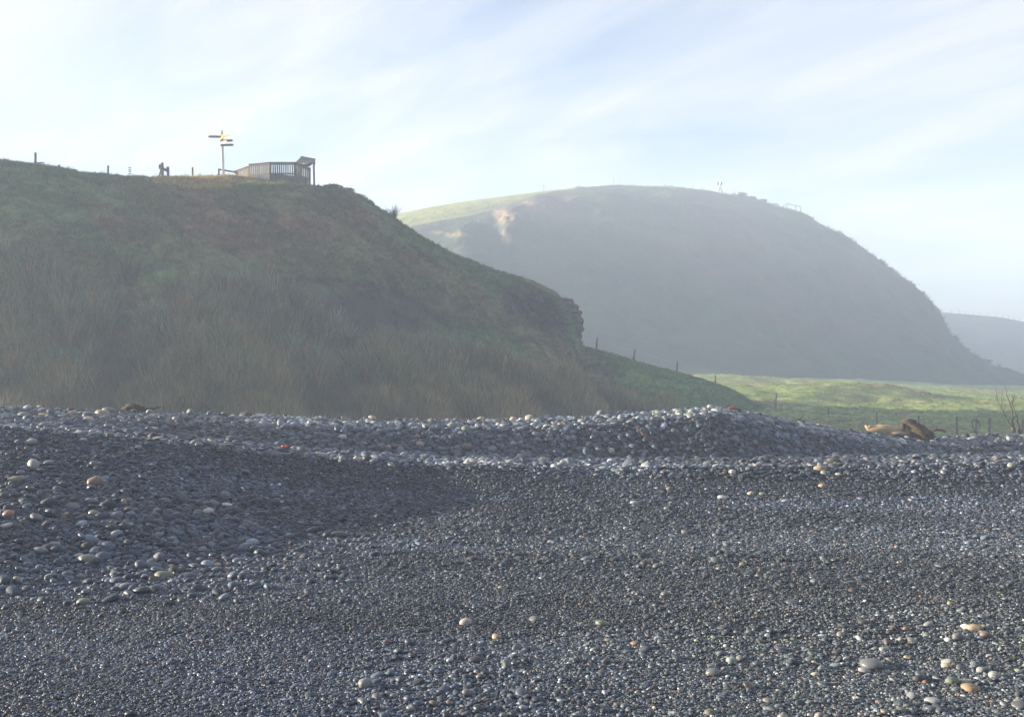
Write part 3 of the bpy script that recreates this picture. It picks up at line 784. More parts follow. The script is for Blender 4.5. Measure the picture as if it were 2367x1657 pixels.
# hero stones: px, py, width px, height ratio, colour, label
K = dict(grey=(0.13, 0.145, 0.155), dark=(0.05, 0.055, 0.065), pale=(0.30, 0.31, 0.31), white=(0.50, 0.49, 0.46), cream=(0.44, 0.38, 0.28), tan=(0.36, 0.26, 0.15), ochre=(0.33, 0.22, 0.11), orange=(0.32, 0.16, 0.09), brown=(0.19, 0.13, 0.10),
         green=(0.17, 0.20, 0.14), olive=(0.16, 0.16, 0.11), blue=(0.13, 0.16, 0.20), pink=(0.40, 0.31, 0.27), yellow=(0.40, 0.33, 0.16), teal=(0.22, 0.27, 0.26))
HEROES = [
 (2019, 1537, 54, .42, 'grey', 'big flat grey stone, largest on the gravel near the lower right corner'),
 (2256, 1452, 34, .45, 'tan', 'oval tan stone leaning on a white stone at the right edge'),
 (2233, 1449, 24, .5, 'white', 'white stone tucked against the left end of an oval tan stone'),
 (2215, 1473, 27, .75, 'grey', 'round grey stone just below the white and tan pair'),
 (2279, 1468, 28, .6, 'brown', 'brown stone lying right below the oval tan stone'),
 (2245, 1590, 48, .38, 'ochre', 'long ochre stone in the lower right corner'),
 (2156, 1619, 36, .42, 'pale', 'long pale grey stone below and left of the long ochre one'),
 (2084, 1643, 27, .6, 'olive', 'pale olive stone at the bottom edge, right part'),
 (2128, 1571, 31, .5, 'dark', 'dark blue-grey stone with a pale left tip, right of the big flat grey one'),
 (2203, 1574, 33, .5, 'green', 'grey-green stone above the long ochre stone'),
 (2188, 1539, 25, .5, 'cream', 'small cream stone right of the big flat grey stone'),
 (2268, 1549, 19, .8, 'pale', 'angular pale stone standing up near the right edge'),
 (2299, 1560, 28, .6, 'pale', 'rounded pale grey stone near the right edge, beside the angular one'),
 (1800, 1632, 21, .5, 'blue', 'small blue-grey stone near the bottom, right of centre'),
 (1884, 1560, 22, .5, 'cream', 'cream pebble left of the big flat grey stone'),
 (1997, 1439, 27, .4, 'dark', 'flat dark stone above the big flat grey stone'),
 (2094, 1454, 13, .8, 'orange', 'right one of two small orange pebbles side by side'),
 (2065, 1452, 13, .7, 'orange', 'left one of two small orange pebbles side by side'),
 (2196, 1395, 13, .7, 'yellow', 'small yellow pebble on the gravel at the right'),
 (2043, 1501, 25, .45, 'teal', 'pale blue-green stone just above the big flat grey stone'),
 (1936, 1506, 24, .45, 'dark', 'dark oval stone lying up and left of the big flat grey stone'),
 (1075, 1439, 30, .6, 'pink', 'pinkish white stone in the middle of the foreground'),
 (1394, 1441, 31, .4, 'green', 'flat pale green stone in the middle of the foreground'),
 (1147, 1472, 23, .55, 'tan', 'tan stone lying right below the pinkish white stone'),
 (1101, 1525, 37, .36, 'dark', 'long flat dark stone below the pinkish white stone'),
 (1237, 1432, 27, .55, 'grey', 'grey stone right of the pinkish white stone'),
 (1492, 1303, 29, .5, 'dark', 'dark stone with a pale end, upper middle of the open gravel'),
 (1090, 1291, 24, .5, 'dark', 'dark stone alone on fine gravel left of centre'),
 (1647, 1556, 35, .55, 'grey', 'grey humped stone in the lower middle, right of centre'),
 (1691, 1527, 26, .55, 'teal', 'grey-green oval stone above the grey humped stone'),
 (1645, 1648, 31, .5, 'olive', 'olive-grey stone cut by the bottom edge, right of centre'),
 (1501, 1426, 26, .5, 'dark', 'dark greenish stone right of the flat pale green stone'),
 (1539, 1374, 25, .5, 'grey', 'blue-grey stone in the band of bigger pebbles right of centre'),
 (1144, 1486, 26, .45, 'dark', 'dark stone touching the underside of the tan stone'),
 (378, 1329, 44, .4, 'olive', 'long olive stone at the lower left of the beach'),
 (190, 1391, 31, .5, 'green', 'grey-green stone lying alone near the left edge'),
 (199, 1294, 42, .45, 'olive', 'broad olive stone below a dark slab-like stone at the left'),
 (201, 1264, 32, .6, 'dark', 'dark slab-like stone with a pale rim at the left'),
 (92, 1273, 34, .5, 'blue', 'pale blue-grey stone near the left edge, left of the dark slab-like one'),
 (500, 1306, 22, .5, 'cream', 'cream stone right of the long olive stone'),
 (180, 1284, 26, .4, 'pale', 'thin pale stone resting between dark slab and broad olive stone'),
 (361, 1356, 20, .6, 'blue', 'blue-grey stone just under the long olive stone'),
 (77, 1074, 26, .95, 'pale', 'upright round pale grey stone on the left bank'),
 (70, 1022, 26, .5, 'teal', 'pale blue-green stone on the dark upper slope of the left bank'),
 (482, 1182, 28, .55, 'white', 'bright white oval stone on the left bank'),
 (524, 1167, 27, .3, 'white', 'thin white stone above the bright white oval'),
 (457, 1184, 23, .6, 'brown', 'brown stone touching the left of the bright white oval'),
 (19, 1187, 30, .55, 'orange', 'orange-brown stone at the left edge of the picture'),
 (235, 956, 36, .55, 'tan', 'big tan stone on the crest of the rear bank, left'),
 (167, 957, 25, .6, 'ochre', 'ochre stone left of the big tan stone on the crest'),
 (101, 962, 29, .4, 'ochre', 'flat ochre stone near the left end of the crest'),
 (206, 970, 26, .5, 'cream', 'cream stone just below the big tan crest stone'),
 (251, 944, 32, .5, 'grey', 'broad grey stone topping the crest behind the big tan stone'),
 (568, 949, 30, .55, 'dark', 'broad dark stone standing out on the crest in front of the flax'),
 (352, 992, 27, .4, 'white', 'white stone on the lip of the left bank'),
 (530, 1013, 20, .7, 'cream', 'cream stone on the lip of the left bank, right of the white one'),
 (690, 1041, 25, .5, 'cream', 'cream stone beside the orange seaweed scrap'),
 (216, 1116, 40, .6, 'brown', 'large brown stone among cobbles on the left bank'),
 (37, 1109, 38, .4, 'olive', 'long olive-brown stone near the left edge of the bank'),
 (167, 1172, 36, .5, 'blue', 'large blue-grey stone below the large brown one'),
 (209, 1158, 34, .4, 'blue', 'flat blue-grey stone overlapping the right of a larger blue-grey one'),
 (286, 1161, 15, 1.0, 'tan', 'small upright tan stone on the left bank'),
 (14, 1215, 33, .4, 'pale', 'long pale stone cut by the left edge'),
 (110, 1070, 27, .45, 'blue', 'blue-grey stone right of the upright pale one'),
 (220, 1072, 23, .5, 'blue', 'blue-grey stone high on the left bank'),
 (215, 1187, 28, .5, 'green', 'grey-green stone on the left bank below the blue-grey pair'),
 (1898, 1084, 31, .55, 'tan', 'large tan stone on the front gravel ridge, right'),
 (1939, 1097, 16, .5, 'cream', 'cream stone right of the large tan one on the front ridge'),
 (1693, 1091, 18, .6, 'white', 'white stone on the front gravel ridge, right of centre'),
 (1670, 1150, 23, .5, 'white', 'white tilted stone on the open gravel below the front ridge'),
 (1763, 1142, 18, .5, 'green', 'pale green stone right of the white tilted one'),
 (1735, 1141, 17, .5, 'cream', 'cream stone left of the pale green stone'),
 (1413, 1042, 14, .9, 'white', 'white stone on the shaded face of the rear bank'),
 (1465, 1162, 19, .45, 'white', 'flat white pebble on open gravel right of centre'),
 (1570, 953, 19, .5, 'cream', 'cream stone on the crest left of the highest hump'),
 (1641, 940, 16, .8, 'white', 'white stone on the very top of the hump of the rear bank'),
 (1677, 948, 15, .5, 'white', 'white stone beside the orange kelp on the crest'),
 (1901, 1123, 19, .5, 'tan', 'tan stone below the large tan one of the front ridge'),
 (1560, 1152, 22, .35, 'dark', 'flat dark pebble on open gravel below the front ridge'),
 (1547, 1130, 16, .6, 'olive', 'olive stone above the flat dark pebble'),
 (1817, 1158, 20, .4, 'pale', 'pale flat stone below the front ridge, right'),
 (792, 1010, 21, .55, 'white', 'white oval stone on the face of the rear bank'),
 (901, 981, 18, .8, 'pale', 'round pale stone high on the rear bank'),
 (860, 958, 20, .7, 'cream', 'cream stone on the crest below the slumped hollow'),
 (897, 1034, 16, .6, 'tan', 'tan stone low on the rear bank'),
 (794, 1051, 14, .9, 'yellow', 'yellowish upright stone on the front ridge left of centre'),
 (823, 1061, 14, .9, 'cream', 'cream stone right of the yellowish upright stone'),
 (1112, 967, 20, .6, 'yellow', 'yellow-stained stone on the crest near the middle'),
 (1224, 953, 21, .8, 'cream', 'tall cream stone standing out on the crest near the middle'),
 (1186, 960, 19, .7, 'pink', 'pinkish stone on the crest left of the tall cream one'),
 (1078, 991, 25, .6, 'green', 'large grey-green stone on the face of the rear bank'),
 (971, 1027, 21, .6, 'pink', 'pink-grey stone low on the face of the rear bank'),
 (1143, 1055, 21, .55, 'blue', 'blue-grey stone at the foot of the rear bank'),
 (1253, 1057, 21, .45, 'brown', 'brown stone at the foot of the rear bank, middle'),
]
hp = []
for i, (px, py, w, ar, ck, lab) in enumerate(HEROES):
    x, y, z = ray_to_beach(px, py + w * ar * 0.35)
    r = w / F * y / 2
    o = bpy.data.objects.new('stone', stone_hi[i % NST]); COL.objects.link(o)
    rr = random.Random(i)
    hz = max(r * ar * 1.15, r * 0.28)
    o.scale = (r * 0.98, r * rr.uniform(0.7, 0.95), hz)
    o.location = (x, y + r * 0.2, z + hz * 0.55)
    o.rotation_euler = (rr.uniform(-0.12, 0.12), rr.uniform(-0.15, 0.15), rr.uniform(-0.35, 0.35) + (math.pi if rr.random() < 0.5 else 0))
    kc = np.array(K[ck]); kc = (kc * 0.75 + kc.mean() * 0.25) * 0.78
    o.color = (*kc, 1)
    tag(o, lab, 'stone', 'bigger stones lying on the shingle')
    hp.append((x, y, r))
hp = np.array(hp)
# keep scattered stones out of the hero stones
keep = np.ones(n, bool)
for (x, y, r) in hp:
    d2 = (SX - x) ** 2 + (SY - y) ** 2
    keep &= ~((d2 < (r * 0.95 + SR * 0.4) ** 2) & (SR > 0.012))
# the largest remaining ones in view are single pieces of the beach
proj = SR / SY * F
inview = (abs(U_of(SX, SY) - CX) < 1150) & (SY < c2_of(SX, SY) + 0.4)
order = np.argsort(np.where(keep & inview, -proj, 0))[:205]
single = np.zeros(n, bool); single[order] = True
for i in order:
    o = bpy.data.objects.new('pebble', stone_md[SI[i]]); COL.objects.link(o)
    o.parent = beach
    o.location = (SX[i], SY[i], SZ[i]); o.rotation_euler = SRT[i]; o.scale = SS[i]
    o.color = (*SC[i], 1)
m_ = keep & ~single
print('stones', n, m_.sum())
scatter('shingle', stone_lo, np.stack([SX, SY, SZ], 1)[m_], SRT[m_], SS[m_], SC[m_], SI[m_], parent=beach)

# ------------------------------------------------------------------ leaves and grass
def tuft_mesh(name, seed, nbl, h, spread, w, bend, mat, tints, seg=4, base=0.1):
    rr = random.Random(seed)
    V = []; Fc = []; T = []
    for b in range(nbl):
        a = rr.uniform(0, 6.283); hh = h * rr.uniform(0.5, 1.0)
        d = Vector((math.cos(a), math.sin(a), 0)); side = Vector((-d.y, d.x, 0))
        o = Vector((rr.gauss(0, base), rr.gauss(0, base), 0))
        lean = spread * rr.uniform(0.1, 1.0); bd = bend * rr.uniform(0.3, 1.2)
        tint = random.Random(seed * 100 + b).choice(tints); k = rr.uniform(0.75, 1.25)
        n0 = len(V)
        for s in range(seg + 1):
            t = s / seg
            p = o + d * (lean * t + bd * t * t * 1.0) * hh + Vector((0, 0, hh * (t - 0.35 * bd * t * t)))
            ww = w * (1 - t ** 2.2) * (0.6 + 0.4 * min(1, t * 3)) + 0.0015
            V += [p - side * ww, p + d * ww * 0.5 * 0 - Vector((0, 0, 1)) * ww * 0.25, p + side * ww]
            T += [[c * k for c in tint]] * 3
        for s in range(seg):
            q = n0 + s * 3
            Fc += [(q, q + 1, q + 4, q + 3), (q + 1, q + 2, q + 5, q + 4)]
    me = mesh_np(name, np.array([tuple(v) for v in V]), np.array(Fc), True)
    color_attr(me, np.array(T), 'tint')
    me.materials.append(mat)
    return me
G3 = [(1, 1, 1), (1.25, 1.1, 0.8), (0.8, 0.9, 0.9), (0.9, 1.1, 1.0)]
flax_t = [(1, 1, 1), (0.85, 1.0, 1.1), (1.2, 1.1, 0.9), (1.5, 1.0, 0.7), (0.7, 0.8, 0.75)]
flax_me = [tuft_mesh('flax_bush', 200 + i, 64, 1.6, 0.42, 0.024, 0.35, M_leaf, flax_t, 5, 0.14) for i in range(4)]
reed_me = [tuft_mesh('reed_tuft', 220 + i, 40, 0.95, 0.34, 0.011, 0.3, M_leaf, [(1, 1, 1), (1.3, 1.1, 0.8), (0.75, 0.8, 0.75)], 3, 0.22) for i in range(4)]
grass_me = [tuft_mesh('grass_tuft', 240 + i, 22, 0.34, 0.6, 0.014, 0.5, M_leaf, G3, 2, 0.12) for i in range(4)]
flax_o = [hidden('flax_shape', m) for m in flax_me]; reed_o = [hidden('reed_shape', m) for m in reed_me]; grass_o = [hidden('grass_shape', m) for m in grass_me]

def sample_hill(H, n, vmax, w=None, umin=-250, umax=2600):
    nu, nv = H['X'].shape
    jm = np.nonzero(H['V'][0] <= vmax)[0].max()
    i0 = np.argmin(abs(H['U'][:, 30] - umin)); i1 = np.argmin(abs(H['U'][:, 30] - umax))
    fu = RNG.uniform(i0, i1 - 1.001, n); fv = RNG.uniform(0, jm - 0.001, n)
    iu = fu.astype(int); iv = fv.astype(int); a = fu - iu; b = fv - iv
    def g(A):
        return A[iu, iv] * (1 - a) * (1 - b) + A[iu + 1, iv] * a * (1 - b) + A[iu, iv + 1] * (1 - a) * b + A[iu + 1, iv + 1] * a * b
    ax = H['X'][iu + 1, iv] - H['X'][iu, iv]; ay = H['Y'][iu + 1, iv] - H['Y'][iu, iv]
    bx = H['X'][iu, iv + 1] - H['X'][iu, iv]; by = H['Y'][iu, iv + 1] - H['Y'][iu, iv]
    area = abs(ax * by - ay * bx)
    r = dict(x=g(H['X']), y=g(H['Y']), z=g(H['Z']), u=g(H['U']), p=g(H['P']), v=g(H['V']), area=area)
    return r
def sel(r, k):
    return {q: v[k] for q, v in r.items()}
def pts_of(r): return np.stack([r['x'], r['y'], r['z']], 1)
def rots(n, tilt=0.12):
    return np.stack([RNG.normal(0, tilt, n), RNG.normal(0, tilt, n), RNG.uniform(0, 6.283, n)], 1)

def top_line(u):
    return np.interp(u, [-300, 0, 120, 260, 330, 400, 480, 620, 740, 800, 900, 1000, 1150, 1300, 1420, 1520], [560, 590, 640, 735, 745, 690, 665, 662, 735, 785, 808, 810, 830, 865, 895, 930])
def track(u, p):                                                   # clear grassy strip running down to the right
    return np.exp(-((p - (560 + (u - 130) * 0.66)) / 34) ** 2) * (u < 470)
# flax thicket
r = sample_hill(HA, 16000, 0.9, umax=1500)
nz = fbm(r['x'] * 0.25, r['y'] * 0.25, 101, 3)
pr = sstep(-25, 30, r['p'] - top_line(r['u']) - 40 * (nz - 0.5)) * (1 - track(r['u'], r['p'])) * sstep(0.36, 0.55, nz + 0.05) * sstep(1250, 950, r['u']) * sstep(930, 830, r['p'])
k = RNG.random(len(pr)) < pr * np.clip(r['area'] / np.percentile(r['area'], 80), 0, 1)
r = sel(r, k); n = len(r['x']); print('flax', n)
sc = RNG.uniform(0.55, 1.05, n)
FC = 1.35 * np.array([(0.11, 0.145, 0.09), (0.14, 0.175, 0.125), (0.15, 0.12, 0.07), (0.075, 0.09, 0.055)])
cc = FC[RNG.choice(4, n, p=[.4, .25, .2, .15])] * RNG.uniform(0.75, 1.25, (n, 1))
fl = scatter('flax_thicket', flax_o, pts_of(r) - [0, 0, 0.1], rots(n, 0.1), np.stack([sc, sc, sc * RNG.uniform(0.85, 1.15, n)], 1), cc, RNG.integers(0, 4, n))
tag(fl, 'dense thicket of flax covering the foot of the headland', kind='stuff')
# reeds and rank grass along the foot
r = sample_hill(HA, 60000, 0.75, umax=1560)
nz = fbm(r['x'] * 0.3, r['y'] * 0.3, 111, 3)
pr = sstep(-10, 50, r['p'] - top_line(r['u']) - 50 * (nz - 0.5)) * (1 - 0.8 * track(r['u'], r['p'])) * (0.35 + 0.65 * sstep(820, 880, r['p'] + 40 * (nz - 0.5)))
k = RNG.random(len(pr)) < pr * np.clip(r['area'] / np.percentile(r['area'], 80), 0, 1)
r = sel(r, k); n = len(r['x']); print('reeds', n)
sc = RNG.uniform(0.5, 1.1, n)
RC = 1.5 * np.array([(0.145, 0.115, 0.055), (0.10, 0.10, 0.05), (0.085, 0.105, 0.05), (0.19, 0.15, 0.08)])
cl_ = fbm(r['x'] * 0.55, r['y'] * 0.55, 117, 3)
sc = sc * (0.65 + 0.75 * sstep(0.35, 0.65, cl_))
cc = RC[RNG.choice(4, n, p=[.35, .3, .2, .15])] * RNG.uniform(0.7, 1.25, (n, 1)) * (0.55 + 0.85 * sstep(0.3, 0.7, cl_))[:, None]
o = scatter('reed_bed', reed_o, pts_of(r) - [0, 0, 0.05], rots(n, 0.12), np.stack([sc, sc, sc], 1), cc, RNG.integers(0, 4, n))
tag(o, 'dry brown reeds and rank grass along the foot of the headland', kind='stuff')
# short grass over the rest of the headland
r = sample_hill(HA, 130000, 2.25, umax=1850)
nz = fbm(r['x'] * 0.5, r['y'] * 0.5, 121, 3)
pr = (0.25 + 0.75 * sstep(0.35, 0.6, nz)) * (1 - 0.9 * sstep(20, 70, r['p'] - top_line(r['u']))) * (1 - 0.85 * np.exp(-(((r['u'] - 840) / 180) ** 2 + ((r['p'] - 722) / 60) ** 2) ** 2))
k = RNG.random(len(pr)) < pr * np.clip(r['area'] / np.percentile(r['area'], 85), 0, 1) * 0.8
r = sel(r, k); n = len(r['x']); print('grass', n)
sc = RNG.uniform(0.5, 1.0, n) * (1 + 0.2 * (r['v'] > 1.0))
cg = colA(r['u'], r['p'], r['v'], r['x'], r['y'], r['z'])
cc = cg * RNG.uniform(0.8, 1.5, (n, 1))
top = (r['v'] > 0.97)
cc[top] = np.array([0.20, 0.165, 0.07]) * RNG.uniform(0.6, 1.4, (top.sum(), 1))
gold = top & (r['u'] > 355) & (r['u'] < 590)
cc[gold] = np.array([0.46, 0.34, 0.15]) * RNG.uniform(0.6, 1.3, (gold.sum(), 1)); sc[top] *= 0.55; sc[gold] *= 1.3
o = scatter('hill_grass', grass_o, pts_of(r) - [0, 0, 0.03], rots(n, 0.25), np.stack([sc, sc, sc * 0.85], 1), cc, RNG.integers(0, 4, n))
tag(o, 'rough short grass over the headland', kind='stuff')
# extra dry tussocks on the sunlit lip by the signpost
r = sample_hill(HA, 60000, 2.1, umin=355, umax=600)
k = (r['v'] > 0.97) & (RNG.random(len(r['x'])) < 0.09); r = sel(r, k); n = len(r['x']); print('tussock', n)
sc = RNG.uniform(0.4, 0.85, n)
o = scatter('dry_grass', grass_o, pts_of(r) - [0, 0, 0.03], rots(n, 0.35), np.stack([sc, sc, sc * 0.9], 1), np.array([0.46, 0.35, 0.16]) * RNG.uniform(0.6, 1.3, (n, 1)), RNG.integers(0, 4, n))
tag(o, 'golden dry grass on the hilltop lip below the signpost', kind='stuff')
# low scrub roughening the far hill
r = sample_hill(HB, 26000, 2.1, umin=900, umax=2350)
nz = fbm(r['x'] * 0.08, r['z'] * 0.12, 131, 4)
w = np.where(r['v'] > 0.96, 0.30 * sstep(1230, 1420, r['u']), 0.0 * nz)
w = np.where((r['v'] > 0.96) & (r['u'] > 1690), 0.3 * (1 - (abs(r['u'] - 1832) < 34)), w)
k = RNG.random(len(w)) < w * np.clip(r['area'] / np.percentile(r['area'], 85), 0, 1); r = sel(r, k); n = len(r['x'])
sc = RNG.uniform(1.0, 2.6, n) * np.where(r['v'] > 0.96, np.where(r['u'] > 1690, 0.9, 0.55), 1.0)
o = scatter('hill_scrub', grass_o, pts_of(r) - [0, 0, 0.05], rots(n, 0.3), np.stack([sc * 1.2, sc * 1.2, sc], 1), np.array([0.085, 0.08, 0.045]) * RNG.uniform(0.5, 1.5, (n, 1)), RNG.integers(0, 4, n))
tag(o, 'low scrub and rank grass roughening the face of the far hill', kind='stuff')
# pasture grass
Xf, Yf, Zf = FIELD['X'], FIELD['Y'], FIELD['Z']
n = 26000
yy = RNG.uniform(44, 135, n); xx = RNG.uniform(0.05, 0.5, n) * yy
ii = np.clip(np.searchsorted(xs, xx), 1, len(xs) - 1); jj = np.clip(np.searchsorted(ys, yy), 1, len(ys) - 1)
zz_ = Zf[ii, jj]; xx = Xf[ii, jj] + RNG.uniform(-.2, .2, n); yy = Yf[ii, jj] + RNG.uniform(-.18, .18, n)
sc = RNG.uniform(0.35, 0.9, n)
nz = fbm(xx * 0.25, yy * 0.2, 31, 4)
cc = (np.array([0.24, 0.29, 0.09]) * (1 - sstep(.5, .7, nz))[:, None] + np.array([0.22, 0.18, 0.085]) * sstep(.5, .7, nz)[:, None]) * RNG.uniform(0.7, 1.3, (n, 1))
o = scatter('pasture_grass', grass_o, np.stack([xx, yy, zz_ - 0.03], 1), rots(n, 0.2), np.stack([sc, sc, sc * 0.7], 1), cc, RNG.integers(0, 4, n))
tag(o, 'tufted pasture grass on the flat behind the shingle', kind='stuff')

# single flax bushes that stand out
flax_single = [tuft_mesh('flax_leaves', 260 + i, 60, 1.9, 0.45, 0.03, 0.4, M_leaf_o, flax_t, 5, 0.14) for i in range(3)]
FLX = [(910, 506, 0.62, (0.05, 0.06, 0.04), 'spiky flax bush standing against the sky on the ridge of the headland'),
       (450, 735, 1.0, (0.085, 0.105, 0.075), 'tall blue-green flax bush with arching leaves right of the clear grass strip'),
       (640, 700, 0.9, (0.08, 0.095, 0.065), 'upright flax bush left of the bare slumped hollow'),
       (560, 760, 1.0, (0.08, 0.10, 0.07), 'large flax bush in the middle of the thicket'),
       (300, 650, 0.9, (0.07, 0.08, 0.05), 'flax bush beside the upper end of the clear grass strip'),
       (70, 640, 1.0, (0.075, 0.075, 0.05), 'brownish flax bush high up by the left edge'),
       (520, 840, 1.0, (0.085, 0.11, 0.075), 'pale green flax bush low in the thicket, left of centre'),
       (345, 880, 0.95, (0.08, 0.105, 0.07), 'low flax bush just behind the left crest stones'),
       (890, 815, 0.75, (0.08, 0.095, 0.065), 'small flax bush below the bare slumped hollow')]
for i, (px, py, s, c, lab) in enumerate(FLX):
    p = on_hill(HA, px, py)
    root = empty('flax_bush', p - Vector((0, 0, 0.1)), lab, 'flax bush', 'flax bushes on the headland')
    o = link('leaves', flax_single[i % 3], None, root)
    o.scale = (s, s, s); o.rotation_euler = (0, 0, i * 1.3); o.color = (*c, 1)

# ------------------------------------------------------------------ shrubs on the skylines
def shrub(px, py, H, w, h, lab, seed):
    p = on_hill(H, px, py)
    rr = random.Random(seed)
    root = empty('shrub', p - Vector((0, 0, 0.1)), lab, 'shrub', 'wind-clipped shrubs on the skyline')
    b = MB()
    for k_ in range(5):
        a = rr.uniform(0, 6.28)
        b.tube([p - Vector((0, 0, .1)), p + Vector((math.cos(a) * w * .2, math.sin(a) * w * .2, h * .4)), p + Vector((math.cos(a) * w * .4, math.sin(a) * w * .4, h * .75))], [.06 * h, .04 * h, .015 * h], 5)
    b.build('stem', M_twig, root)
    m = MB()
    for k_ in range(420):
        d = Vector((rr.gauss(0, 1), rr.gauss(0, 1), rr.gauss(0, 1))).normalized() * rr.uniform(0.3, 1.1)
        q = p + Vector((d.x * w * .5, d.y * w * .45, h * .3 + d.z * h * .5))
        t = Vector((rr.gauss(0, 1), rr.gauss(0, 1), rr.gauss(0, 1))).normalized() * w * .07
        s_ = t.orthogonal().normalized() * w * .045
        m.add([q - t, q + s_, q + t, q - s_], [(0, 1, 2, 3)])
    m.build('foliage', M_shrub, root)
shrub(770, 439, HA, 1.1, 0.4, 'low dark shrub on the headland edge right of the lookout', 1)
shrub(803, 442, HA, 0.8, 0.25, 'small dark shrub on the edge where the headland starts to drop', 2)
shrub(1715, 457, HB, 2.2, 1.2, 'larger dark shrub on the far hill right of the survey beacon', 3)
shrub(1738, 462, HB, 1.6, 0.8, 'smaller dark shrub next to the larger one on the far hill', 4)
shrub(1765, 468, HB, 1.5, 0.8, 'dark shrub at the break of slope on the far hill', 5)
shrub(2134, 682, HB, 1.0, 1.0, 'little bush sticking out of the steep right edge of the far hill', 6)

# ------------------------------------------------------------------ rock outcrop at the end of the spur
def rock(name, c, rad, seed, lab):
    bm = bmesh.new(); bmesh.ops.create_icosphere(bm, subdivisions=5, radius=1)
    P_ = np.array([v.co[:] for v in bm.verts])
    th = np.arctan2(P_[:, 1], P_[:, 0])
    d = 1 + 0.2 * (fbm(P_[:, 0] * 1.6 + 9, P_[:, 2] * 1.6 + P_[:, 1], seed, 4) - 0.5) + 0.16 * (fbm(P_[:, 0] * 5 + P_[:, 1] * 4, P_[:, 2] * 9, seed + 3, 3) - 0.5) \
          + 0.022 * np.sign(np.sin(P_[:, 2] * 23 + 2 * fbm(P_[:, 0] * 2, P_[:, 1] * 2, seed + 5, 2)))
    for v, k_ in zip(bm.verts, d):
        p = v.co * k_
        p.z = math.copysign(abs(p.z) ** 0.8, p.z)
        v.co = Vector((p.x * rad[0], p.y * rad[1], p.z * rad[2]))
    me = bpy.data.meshes.new(name); bm.to_mesh(me); bm.free()
    o = link(name, me, M_rock, None, c)
    tag(o, lab, 'rock')
    return o
rk = rock('rock_outcrop', PX(1268, 744, 81.4), (2.55, 3.0, 1.8), 5, 'dark layered rock outcrop forming the blunt end of the spur')

# ------------------------------------------------------------------ signpost on the headland
def arm(mb, p, ang, L, h, th, start=-0.08):
    """pointed finger board from p along ground angle ang"""
    d = Vector((math.cos(ang), math.sin(ang), 0)); u = Vector((0, 0, 1)); nrm = d.cross(u)
    a = p + d * start
    pts = [a - u * h / 2, a + d * (L - h * 0.8) - u * h / 2, a + d * L, a + d * (L - h * 0.8) + u * h / 2, a + u * h / 2]
    mb.poly(pts, nrm, th)
sp = PX(517, 407, 64.3)
sp.z = min(sp.z, on_hill(HA, 517, 408).z + 0.1)
root = empty('signpost', sp, 'tall white signpost with pointed finger boards on the hilltop', 'signpost')
top = PX(512.5, 302.5, 64.3); bot = sp - Vector((0, 0, 0.3))
b = MB(); b.beam(bot, top, 0.13, 0.13); b.build('post', M_white, root)
def at_post(py):
    t = (py - 302.5) / (407 - 302.5)
    return top + (sp - top) * t
R = math.radians
for py, ang, L, mat, off, h in ((317.5, R(186), 0.86, M_board, -0.10, .13), (315.5, R(-26), 0.72, M_yellow, 0.085, .13), (322.5, R(-66), 0.95, M_yellow, 0.085, .14),
                              (327, R(-12), 0.82, M_board, -0.10, .13), (331.5, R(-40), 0.66, M_yellow, 0.085, .13), (336.5, R(-4), 0.80, M_board, -0.10, .13)):
    p = at_post(py)
    d = Vector((math.cos(ang), math.sin(ang), 0)); nr = d.cross(Vector((0, 0, 1)))
    b = MB(); arm(b, p + nr * 0.09 * (1 if nr.dot(Vector((-1, -1, 0))) > 0 else -1), ang, L, h, 0.03)
    b.build('finger_board', mat, root, label='yellow finger board' if mat is M_yellow else 'timber finger board with its shade put into the colour')

# ------------------------------------------------------------------ lookout platform
A_ = (575, 65.2); B_ = (624, 64.6); C_ = (683, 64.6); D_ = (716, 65.6)
ztop = 13.36
def XY(px, Y): return Vector(((px - CX) / F * Y, Y, 0))
lo_base = XY(640, 65.5); lo_base.z = 12.2
root = empty('lookout', lo_base, 'weathered timber lookout platform with slatted walls and a corner shelter', 'lookout platform')
rr = random.Random(5)
def wall(a, b_, z0a, z0b, zta, ztb, n_, gapf, skip=None):
    pa = XY(*a); pb = XY(*b_)
    L = (pb - pa).length; d = (pb - pa).normalized(); nrm = d.cross(Vector((0, 0, 1)))
    step = L / n_
    for i in range(n_):
        t = (i + 0.5) / n_
        w = step * (1 - gapf * rr.uniform(0.6, 1.25))
        c = pa + d * (L * t)
        zt = zta + (ztb - zta) * t + rr.uniform(-0.012, 0.012); zb = z0a + (z0b - z0a) * t
        m = MB()
        m.beam(Vector((c.x, c.y, zb)), Vector((c.x, c.y, zt)), 0.022, w, up=d, bev=0.05) if False else m.poly([Vector((c.x, c.y, zb)) - d * w / 2, Vector((c.x, c.y, zb)) + d * w / 2, Vector((c.x, c.y, zt)) + d * w / 2, Vector((c.x, c.y, zt)) - d * w / 2], nrm, 0.022)
        m.build('paling', M_wood, root)
    # rails behind the palings
    for q, hh in ((0.06, 0.09), (0.62, 0.09)):
        m = MB(); m.beam(pa + Vector((0, 0.05, zta - q)) , pb + Vector((0, 0.05, ztb - q)), 0.05, hh); m.build('rail', M_wood, root)
    m = MB(); m.beam(pa + Vector((0, 0.02, zta + 0.025)), pb + Vector((0, 0.02, ztb + 0.025)), 0.14, 0.04); m.build('cap_rail', M_wood, root)
G0 = 12.0
wall((542, 66.2), A_, 12.55, 12.45, 13.13, 13.24, 9, 0.30)
wall(A_, B_, 12.35, 12.25, ztop - 0.01, ztop, 11, 0.27)
wall(B_, C_, 12.25, 12.1, ztop, ztop, 12, 0.38)
wall(C_, D_, 12.05, 11.95, ztop - 0.02, ztop - 0.18, 8, 0.3)
